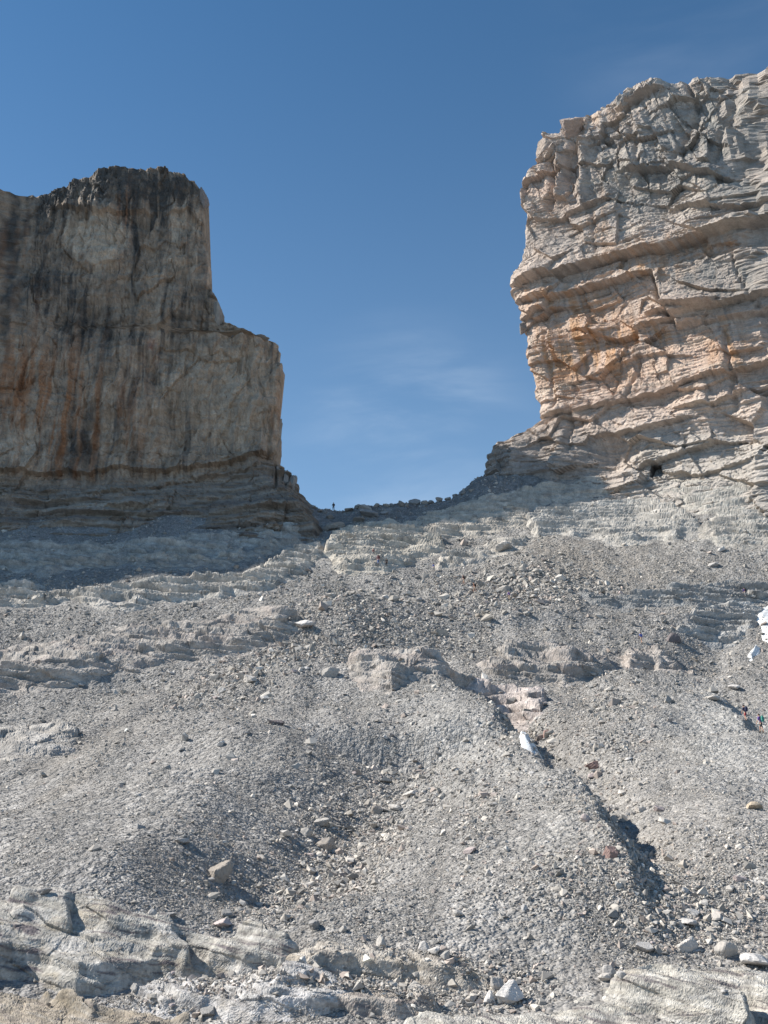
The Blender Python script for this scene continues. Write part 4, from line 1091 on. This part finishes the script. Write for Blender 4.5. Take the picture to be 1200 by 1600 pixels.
# ------------------------------------------------------------------ scree: nobody could count it
def scree_material():
    m = bpy.data.materials.new('scree_stone'); m.use_nodes = True
    n, l = m.node_tree.nodes, m.node_tree.links
    bs = n['Principled BSDF']; bs.inputs['Roughness'].default_value = 0.95; bs.inputs['Specular IOR Level'].default_value = 0.12
    a = n.new('ShaderNodeAttribute'); a.attribute_type = 'INSTANCER'; a.attribute_name = 'stone_tint'
    tc2 = n.new('ShaderNodeTexCoord'); nn = n.new('ShaderNodeTexNoise'); nn.inputs['Scale'].default_value = 2.0; nn.inputs['Detail'].default_value = 5
    l.new(tc2.outputs['Object'], nn.inputs['Vector'])
    mr = n.new('ShaderNodeMapRange'); mr.inputs['To Min'].default_value = 0.75; mr.inputs['To Max'].default_value = 1.25
    l.new(nn.outputs['Fac'], mr.inputs['Value'])
    sc = n.new('ShaderNodeVectorMath'); sc.operation = 'SCALE'
    l.new(a.outputs['Color'], sc.inputs[0]); l.new(mr.outputs[0], sc.inputs['Scale']); l.new(sc.outputs[0], bs.inputs['Base Color'])
    return m
M_scree = scree_material()
def scatter_tree():
    g = bpy.data.node_groups.new('scree_scatter', 'GeometryNodeTree')
    g.interface.new_socket('Geometry', in_out='INPUT', socket_type='NodeSocketGeometry')
    g.interface.new_socket('Geometry', in_out='OUTPUT', socket_type='NodeSocketGeometry')
    n, l = g.nodes, g.links
    gi = n.new('NodeGroupInput'); go = n.new('NodeGroupOutput')
    jn = n.new('GeometryNodeJoinGeometry')
    for k in range(8):
        ico = n.new('GeometryNodeMeshIcoSphere'); ico.inputs['Radius'].default_value = 0.48; ico.inputs['Subdivisions'].default_value = 1
        rv = n.new('FunctionNodeRandomValue'); rv.data_type = 'FLOAT_VECTOR'
        rv.inputs['Min'].default_value = (-0.42,) * 3; rv.inputs['Max'].default_value = (0.42,) * 3
        rv.inputs['Seed'].default_value = 31 * k + 3
        sp = n.new('GeometryNodeSetPosition'); ch = n.new('GeometryNodeConvexHull'); gt = n.new('GeometryNodeGeometryToInstance')
        sm = n.new('GeometryNodeSetMaterial'); sm.inputs['Material'].default_value = M_scree
        l.new(ico.outputs['Mesh'], sp.inputs['Geometry']); l.new(rv.outputs[0], sp.inputs['Offset'])
        l.new(sp.outputs[0], ch.inputs[0]); l.new(ch.outputs[0], sm.inputs['Geometry']); l.new(sm.outputs[0], gt.inputs[0]); l.new(gt.outputs[0], jn.inputs[0])
    ip = n.new('GeometryNodeInstanceOnPoints'); ip.inputs['Pick Instance'].default_value = True
    ri = n.new('FunctionNodeRandomValue'); ri.data_type = 'INT'
    ri.inputs[4].default_value = 0; ri.inputs[5].default_value = 7
    def named(t, nm):
        a = n.new('GeometryNodeInputNamedAttribute'); a.data_type = t; a.inputs['Name'].default_value = nm; return a.outputs['Attribute']
    l.new(gi.outputs[0], ip.inputs['Points']); l.new(jn.outputs[0], ip.inputs['Instance'])
    iout = [o for o in ri.outputs if o.type == 'INT'][0]
    l.new(iout, ip.inputs['Instance Index'])
    l.new(named('FLOAT_VECTOR', 'stone_turn'), ip.inputs['Rotation']); l.new(named('FLOAT_VECTOR', 'stone_size'), ip.inputs['Scale'])
    l.new(ip.outputs[0], go.inputs[0])
    return g
TREE = scatter_tree()
def scatter(name, label, x, y, size, seed, tones, sink=0.1, zz=None):
    r = np.random.default_rng(seed); n = len(x)
    z = top_z(x, y) if zz is None else zz
    me = bpy.data.meshes.new(name); me.vertices.add(n)
    me.vertices.foreach_set('co', np.stack([x, y, z + size * sink], -1).astype(np.float32).ravel())
    a = me.attributes.new('stone_size', 'FLOAT_VECTOR', 'POINT')
    s3 = size[:, None] * np.stack([r.uniform(0.8, 1.3, n), r.uniform(0.6, 1.1, n), r.uniform(0.45, 0.95, n)], -1)
    a.data.foreach_set('vector', s3.astype(np.float32).ravel())
    a = me.attributes.new('stone_turn', 'FLOAT_VECTOR', 'POINT')
    a.data.foreach_set('vector', np.stack([r.normal(0, 0.45, n), r.normal(0, 0.45, n), r.uniform(0, 6.28, n)], -1).astype(np.float32).ravel())
    t = np.array(tones, np.float32)[r.integers(len(tones), size=n)] * r.lognormal(-0.06, 0.15, n)[:, None]
    c = np.ones((n, 4), np.float32); c[:, :3] = np.clip(t, 0.05, 0.75)
    a = me.attributes.new('stone_tint', 'FLOAT_COLOR', 'POINT'); a.data.foreach_set('color', c.ravel())
    me.materials.append(M_scree)
    o = link(bpy.data.objects.new(name, me))
    md = o.modifiers.new('scatter', 'NODES'); md.node_group = TREE
    tag(o, label, kind='stuff')
    return o
def sample(n, seed, plo, phi, weight):
    r = np.random.default_rng(seed); X = []; Y = []; tot = 0
    while tot < n:
        q = r.uniform(phi, plo, n * 2); y = y_for_py(q); a = r.uniform(-1.12, 1.12, n * 2); x = a * (0.385 * y + 1)
        P, Q = proj(x, y, base_z(x, y))
        k = r.uniform(size=n * 2) < weight(P, Q, x, y)
        X.append(x[k]); Y.append(y[k]); tot += k.sum()
    return np.concatenate(X)[:n], np.concatenate(Y)[:n]
def in_rock(P, Q):
    m = np.zeros(P.shape, bool)
    for o in OUT: m |= poly_sdf(P, Q, o[0]) > -2
    return m
def in_slab(P, Q):
    m = np.zeros(P.shape, bool)
    for o in (SL[0], SL[1], SL[5]): m |= poly_sdf(P, Q, o[0]) > -2
    return m
TONES = [(0.34, 0.315, 0.28), (0.28, 0.265, 0.24), (0.41, 0.375, 0.33), (0.25, 0.24, 0.225), (0.46, 0.42, 0.375), (0.33, 0.29, 0.255), (0.30, 0.29, 0.28)]
def w_fine(P, Q, x, y):
    st = fbm((x - 0.0 * y) / 3.2, y / 16, o=3, seed=701)
    w = 0.28 + 0.72 * sstep(-0.15, 0.75, st + 0.5 * fbm(x / 9, y / 9, o=2, seed=703)) + 0.5 * coarse(P, Q)
    smooth_ = np.clip(0.9 * blob(P, Q, 1130, 1190, 80, 60, 0.7) + 0.8 * blob(P, Q, 740, 1200, 90, 45, 0.7) + 0.7 * blob(P, Q, 890, 860, 90, 35) + 0.6 * blob(P, Q, 60, 1250, 120, 80), 0, 0.92)
    w = w * (1 - smooth_)
    w = np.where(in_rock(P, Q), 0.10 * w, w); w = np.where(in_slab(P, Q), 0.05 * w, w)
    return w
x, y = sample(240000, 71, 1640, 800, w_fine)
r = np.random.default_rng(72)
fd = y * math.cos(PITCH) + np.interp(y, PY, PZ) * math.sin(PITCH)
P, Q = proj(x, y, base_z(x, y))
size = fd / F * 1.1 * (r.pareto(3.6, len(x)) + 1.0) * (1 + 0.5 * coarse(P, Q))
size = np.minimum(size, fd / F * 6)
scatter('scree', 'fine grey scree stones covering the whole slope', x, y, size, 73, TONES)
def w_coarse(P, Q, x, y):
    w = 0.02 + coarse(P, Q) ** 1.4 * (0.5 + 0.5 * sstep(-0.3, 0.5, fbm(x / 3, y / 4, o=2, seed=702)))
    w = w + 0.5 * sstep(1480, 1520, Q) * sstep(1580, 1540, Q) * sstep(180, 300, P) * sstep(900, 760, P)
    w = np.where(in_rock(P, Q), 0.15 * w, w); return np.where(in_slab(P, Q), 0.06 * w, w)
x, y = sample(22000, 74, 1630, 806, w_coarse)
fd = y * math.cos(PITCH) + np.interp(y, PY, PZ) * math.sin(PITCH)
size = np.minimum(fd / F * 2.9 * (r.pareto(3.2, len(x)) + 1.0), fd / F * 14)
scatter('rubble', 'coarser broken rubble in the gullies and between the slabs', x, y, size, 75, [(0.42, 0.385, 0.34), (0.34, 0.315, 0.285), (0.49, 0.45, 0.40), (0.28, 0.265, 0.245), (0.54, 0.50, 0.45), (0.40, 0.34, 0.30)], 0.15)

# ------------------------------------------------------------------ hikers
def plain(name, c, rough=0.8):
    m = bpy.data.materials.new(name); m.use_nodes = True
    n, l = m.node_tree.nodes, m.node_tree.links
    b = n['Principled BSDF']; b.inputs['Roughness'].default_value = rough
    t = n.new('ShaderNodeTexNoise'); t.inputs['Scale'].default_value = 30
    tc3 = n.new('ShaderNodeTexCoord'); l.new(tc3.outputs['Object'], t.inputs['Vector'])
    mx = n.new('ShaderNodeMix'); mx.data_type = 'RGBA'; l.new(t.outputs['Fac'], mx.inputs[0])
    mx.inputs[6].default_value = (*[v * 0.8 for v in c], 1); mx.inputs[7].default_value = (*[min(1, v * 1.2) for v in c], 1)
    l.new(mx.outputs[2], b.inputs['Base Color'])
    return m
CL = {k: plain('cloth_' + k, c) for k, c in {'navy': (0.02, 0.025, 0.07), 'black': (0.015, 0.015, 0.018), 'red': (0.30, 0.03, 0.04), 'pink': (0.42, 0.25, 0.25), 'blue': (0.04, 0.10, 0.40),
                                            'jeans': (0.10, 0.16, 0.32), 'orange': (0.32, 0.14, 0.08), 'tan': (0.42, 0.30, 0.2), 'white': (0.75, 0.75, 0.75), 'purple': (0.12, 0.06, 0.28),
                                            'green': (0.05, 0.25, 0.2), 'maroon': (0.10, 0.03, 0.035), 'grey': (0.2, 0.2, 0.21), 'hair': (0.03, 0.02, 0.015), 'boot': (0.06, 0.045, 0.035)}.items()}
M_skin = plain('skin', (0.52, 0.30, 0.21), 0.6); M_eye = plain('eye', (0.02, 0.02, 0.02), 0.3)
def skin_obj(name, verts, edges, radii, mat, parent, root=0, sub=1):
    me = bpy.data.meshes.new(name); me.from_pydata(verts, edges, [])
    o = bpy.data.objects.new(name, me); link(o, parent)
    md = o.modifiers.new('skin', 'SKIN'); md.use_smooth_shade = True
    if not me.skin_vertices: 
        me.attributes  # layer is made by the modifier
    lay = me.skin_vertices[0].data if me.skin_vertices else None
    if lay is None:
        bm = bmesh.new(); bm.from_mesh(me); bm.verts.layers.skin.verify(); bm.to_mesh(me); bm.free()
        lay = me.skin_vertices[0].data
    for i, rr in enumerate(radii):
        lay[i].radius = rr if isinstance(rr, tuple) else (rr, rr); lay[i].use_root = (i == root)
    s = o.modifiers.new('subsurf', 'SUBSURF'); s.levels = sub; s.render_levels = sub
    me.materials.append(mat)
    return o
def sphere_obj(name, c, rad, mat, parent, sub=2, cut=None):
    bm = bmesh.new(); bmesh.ops.create_icosphere(bm, subdivisions=sub, radius=1.0)
    for v in bm.verts: v.co = (c[0] + v.co.x * rad[0], c[1] + v.co.y * rad[1], c[2] + v.co.z * rad[2])
    if cut is not None:
        bmesh.ops.delete(bm, geom=[v for v in bm.verts if cut(v.co)], context='VERTS')
    me = bpy.data.meshes.new(name); bm.to_mesh(me); bm.free()
    for p in me.polygons: p.use_smooth = True
    me.materials.append(mat)
    return link(bpy.data.objects.new(name, me), parent)
def person(px, py, hpx, facing, top, legs, label, shorts=False, pack=None, hat=None, stride=0.3, bend=0.12, arms=0.25, poles=False):
    p = hit_top(px, py)
    f = p.y * math.cos(PITCH) + p.z * math.sin(PITCH)
    H = min(1.95, max(1.5, hpx * f / F))
    root = bpy.data.objects.new('person', None); link(root)
    root.location = p; root.scale = (H / 1.75,) * 3; root.rotation_euler = (0, 0, facing)
    tag(root, label, 'person', 'hikers climbing to the gap')
    # figure faces +Y in its own space
    hip = 0.92 - stride * 0.08
    def V(x, y, z): return (x, y, z)
    yb = lambda z: bend * (z - hip)       # leaning forward
    pel = V(0, 0, hip); bel = V(0, yb(1.08), 1.10); ch = V(0, yb(1.28), 1.30); nb = V(0, yb(1.46) + 0.01, 1.46); hd = V(0, yb(1.6) + 0.04, 1.60); ht = V(0, yb(1.7) + 0.05, 1.69)
    v = [pel, bel, ch, nb, hd, ht]; e = [(0, 1), (1, 2), (2, 3), (3, 4), (4, 5)]
    rad = [(0.13, 0.10), (0.12, 0.09), (0.15, 0.10), (0.055, 0.055), (0.085, 0.095), (0.07, 0.08)]
    limbs = {}
    for sgn in (-1, 1):
        st = stride * sgn; lift = 0.10 if sgn > 0 else 0.0
        hj = V(0.10 * sgn, 0, hip - 0.05); kn = V(0.11 * sgn, 0.5 * st + 0.06, 0.50 + lift); an = V(0.11 * sgn, 0.75 * st - 0.02, 0.09 + lift); to = V(0.12 * sgn, 0.75 * st + 0.15, 0.035 + lift)
        b = len(v); v += [hj, kn, an, to]; e += [(0, b), (b, b + 1), (b + 1, b + 2), (b + 2, b + 3)]
        rad += [0.088, 0.058, 0.038, 0.032]
        sh = V(0.19 * sgn, yb(1.40), 1.40); el = V(0.25 * sgn, yb(1.15) - 0.5 * arms * sgn * 0.6, 1.14); wr = V(0.24 * sgn, yb(1.0) + 0.16 - 0.3 * arms * sgn, 0.96)
        hn = V(0.235 * sgn, yb(1.0) + 0.20 - 0.3 * arms * sgn, 0.88)
        b2 = len(v); v += [sh, el, wr, hn]; e += [(2, b2), (b2, b2 + 1), (b2 + 1, b2 + 2), (b2 + 2, b2 + 3)]
        rad += [0.055, 0.042, 0.028, (0.030, 0.018)]
        for k in range(5):
            fx = hn[0] + (k - 2) * 0.014 * 1.0; L = (0.05, 0.075, 0.08, 0.075, 0.06)[k]
            if k == 0: tip = (hn[0] - 0.03 * sgn, hn[1] + 0.045, hn[2] - 0.02)
            else: tip = (hn[0] + (k - 2.5) * 0.004, hn[1] + (k - 2.5) * 0.018 + 0.02, hn[2] - L)
            v.append(tip); e.append((b2 + 3, len(v) - 1)); rad.append(0.009)
        limbs[sgn] = (hj, kn, an, to, sh, el, wr, hn)
    # nose and ears belong to the body
    v.append((0, hd[1] + 0.115, hd[2] + 0.0)); e.append((4, len(v) - 1)); rad.append(0.013)
    body = skin_obj('body', v, e, rad, M_skin, root)
    for sgn in (-1, 1):
        sphere_obj('eye', (0.032 * sgn, hd[1] + 0.088, hd[2] + 0.03), (0.012, 0.008, 0.009), M_eye, root, 1)
        sphere_obj('ear', (0.085 * sgn, hd[1], hd[2] + 0.01), (0.012, 0.022, 0.032), M_skin, root, 1)
    if hat: 
        sphere_obj('hat', (0, hd[1] - 0.005, hd[2] + 0.045), (0.105, 0.12, 0.095), CL[hat], root, 2, cut=lambda c: c.z < hd[2] + 0.02)
        sphere_obj('hat_brim', (0, hd[1] + 0.04, hd[2] + 0.055), (0.12, 0.16, 0.014), CL[hat], root, 2)
    else:
        sphere_obj('hair', (0, hd[1] - 0.018, hd[2] + 0.035), (0.102, 0.112, 0.105), CL['hair'], root, 2, cut=lambda c: c.z < hd[2] - 0.05 or (c.y > hd[1] + 0.05 and c.z < hd[2] + 0.06))
    # shirt with sleeves
    sv = [bel, ch, (0, yb(1.42), 1.42), (0, yb(hip + 0.02), hip + 0.02)]; se_ = [(0, 1), (1, 2), (0, 3)]; sr = [(0.15, 0.115), (0.175, 0.125), (0.085, 0.075), (0.15, 0.12)]
    for sgn in (-1, 1):
        sh, el = limbs[sgn][4], limbs[sgn][5]
        b = len(sv); wr = limbs[sgn][6]
        sv += [sh, el]; se_ += [(1, b), (b, b + 1)]; sr += [0.075, 0.056]
        if not shorts: sv.append(wr); se_.append((b + 1, b + 2)); sr.append(0.042)
    skin_obj('shirt', sv, se_, sr, CL[top], root)
    tv = [(0, 0, hip + 0.08), (0, 0, hip)]; te = [(0, 1)]; tr = [(0.14, 0.115), (0.15, 0.12)]
    for sgn in (-1, 1):
        hj, kn, an = limbs[sgn][:3]
        b = len(tv); end = kn if shorts else an
        mid = tuple((hj[i] + end[i]) / 2 for i in range(3)) if shorts else kn
        tv += [hj, mid, tuple(end[i] * 0.85 + mid[i] * 0.15 for i in range(3)) if shorts else (an[0], an[1], an[2] + 0.06)]
        te += [(1, b), (b, b + 1), (b + 1, b + 2)]; tr += [0.108, 0.092 if shorts else 0.076, 0.085 if shorts else 0.06]
    skin_obj('shorts' if shorts else 'trousers', tv, te, tr, CL[legs], root, root=1)
    for sgn in (-1, 1):
        an, to = limbs[sgn][2], limbs[sgn][3]
        skin_obj('boot', [(an[0], an[1], an[2] + 0.07), (an[0], an[1], an[2] - 0.02), (to[0], to[1], to[2] + 0.01)], [(0, 1), (1, 2)], [0.055, 0.055, 0.045], CL['boot'], root)
    if pack:
        bm = bmesh.new(); bmesh.ops.create_cube(bm, size=1.0)
        bmesh.ops.bevel(bm, geom=list(bm.edges), offset=0.22, segments=3, affect='EDGES')
        for w in bm.verts:
            w.co = (w.co.x * 0.34, w.co.y * 0.22 + yb(1.25) - 0.24, w.co.z * 0.52 + 1.25)
        me = bpy.data.meshes.new('backpack'); bm.to_mesh(me); bm.free(); me.materials.append(CL[pack])
        o = link(bpy.data.objects.new('backpack', me), root)
        for sgn in (-1, 1):
            skin_obj('strap', [(0.11 * sgn, yb(1.4) - 0.15, 1.42), (0.11 * sgn, yb(1.46) - 0.01, 1.47), (0.115 * sgn, yb(1.38) + 0.13, 1.36), (0.13 * sgn, yb(1.15) + 0.10, 1.15)], [(0, 1), (1, 2), (2, 3)], [(0.03, 0.012)] * 4, CL['black'], o, sub=0)
    return root
PEOPLE = [
    (521, 797, 14, 3.0, 'black', 'black', 'dark clad hiker silhouetted on the skyline of the gap', dict(pack='black', stride=0.05, bend=0.0, arms=0.1)),
    (583, 870, 14, -0.5, 'maroon', 'grey', 'hiker in maroon highest of the trio climbing the pale outcrop', dict(hat='black', stride=0.35)),
    (591, 883, 17, 0.5, 'pink', 'jeans', 'hiker in pink top and blue trousers below the pale outcrop', dict(pack='maroon', stride=0.2)),
    (604, 886, 14, 0.2, 'black', 'black', 'hiker all in black next to the one in pink', dict(stride=0.2, bend=0.2)),
    (678, 893, 12, 1.2, 'blue', 'grey', 'small hiker in dull blue alone below the rock ledge', dict(stride=0.3)),
    (725, 914, 17, 1.0, 'maroon', 'tan', 'hiker with black pack and pale legs upper one of the traverse pair', dict(pack='black', shorts=True, stride=0.3)),
    (742, 926, 17, 1.2, 'orange', 'tan', 'hiker in orange with dark pack lower one of the traverse pair', dict(pack='black', shorts=True, stride=0.35, bend=0.2)),
    (796, 938, 14, 0.9, 'purple', 'tan', 'hiker in purple beside rubble on the upper path', dict(stride=0.3)),
    (1003, 1006, 19, 0.6, 'blue', 'tan', 'hiker in bright blue shirt and tan shorts above a smooth hump', dict(shorts=True, stride=0.2)),
    (1165, 933, 15, 0.4, 'purple', 'grey', 'hiker in purple and white above the large snow patch', dict(pack='black', stride=0.2)),
    (1166, 1127, 23, 0.5, 'navy', 'red', 'hiker in navy top and red shorts near the right edge', dict(shorts=True, pack='navy', stride=0.25)),
    (1191, 1146, 24, 0.7, 'purple', 'black', 'hiker in purple with green pack lowest of all at the right edge', dict(pack='green', shorts=True, stride=0.3)),
]
for px, py, hp, fc, tp, lg, lab, kw in PEOPLE:
    person(px, py, hp, fc, tp, lg, lab, **kw)
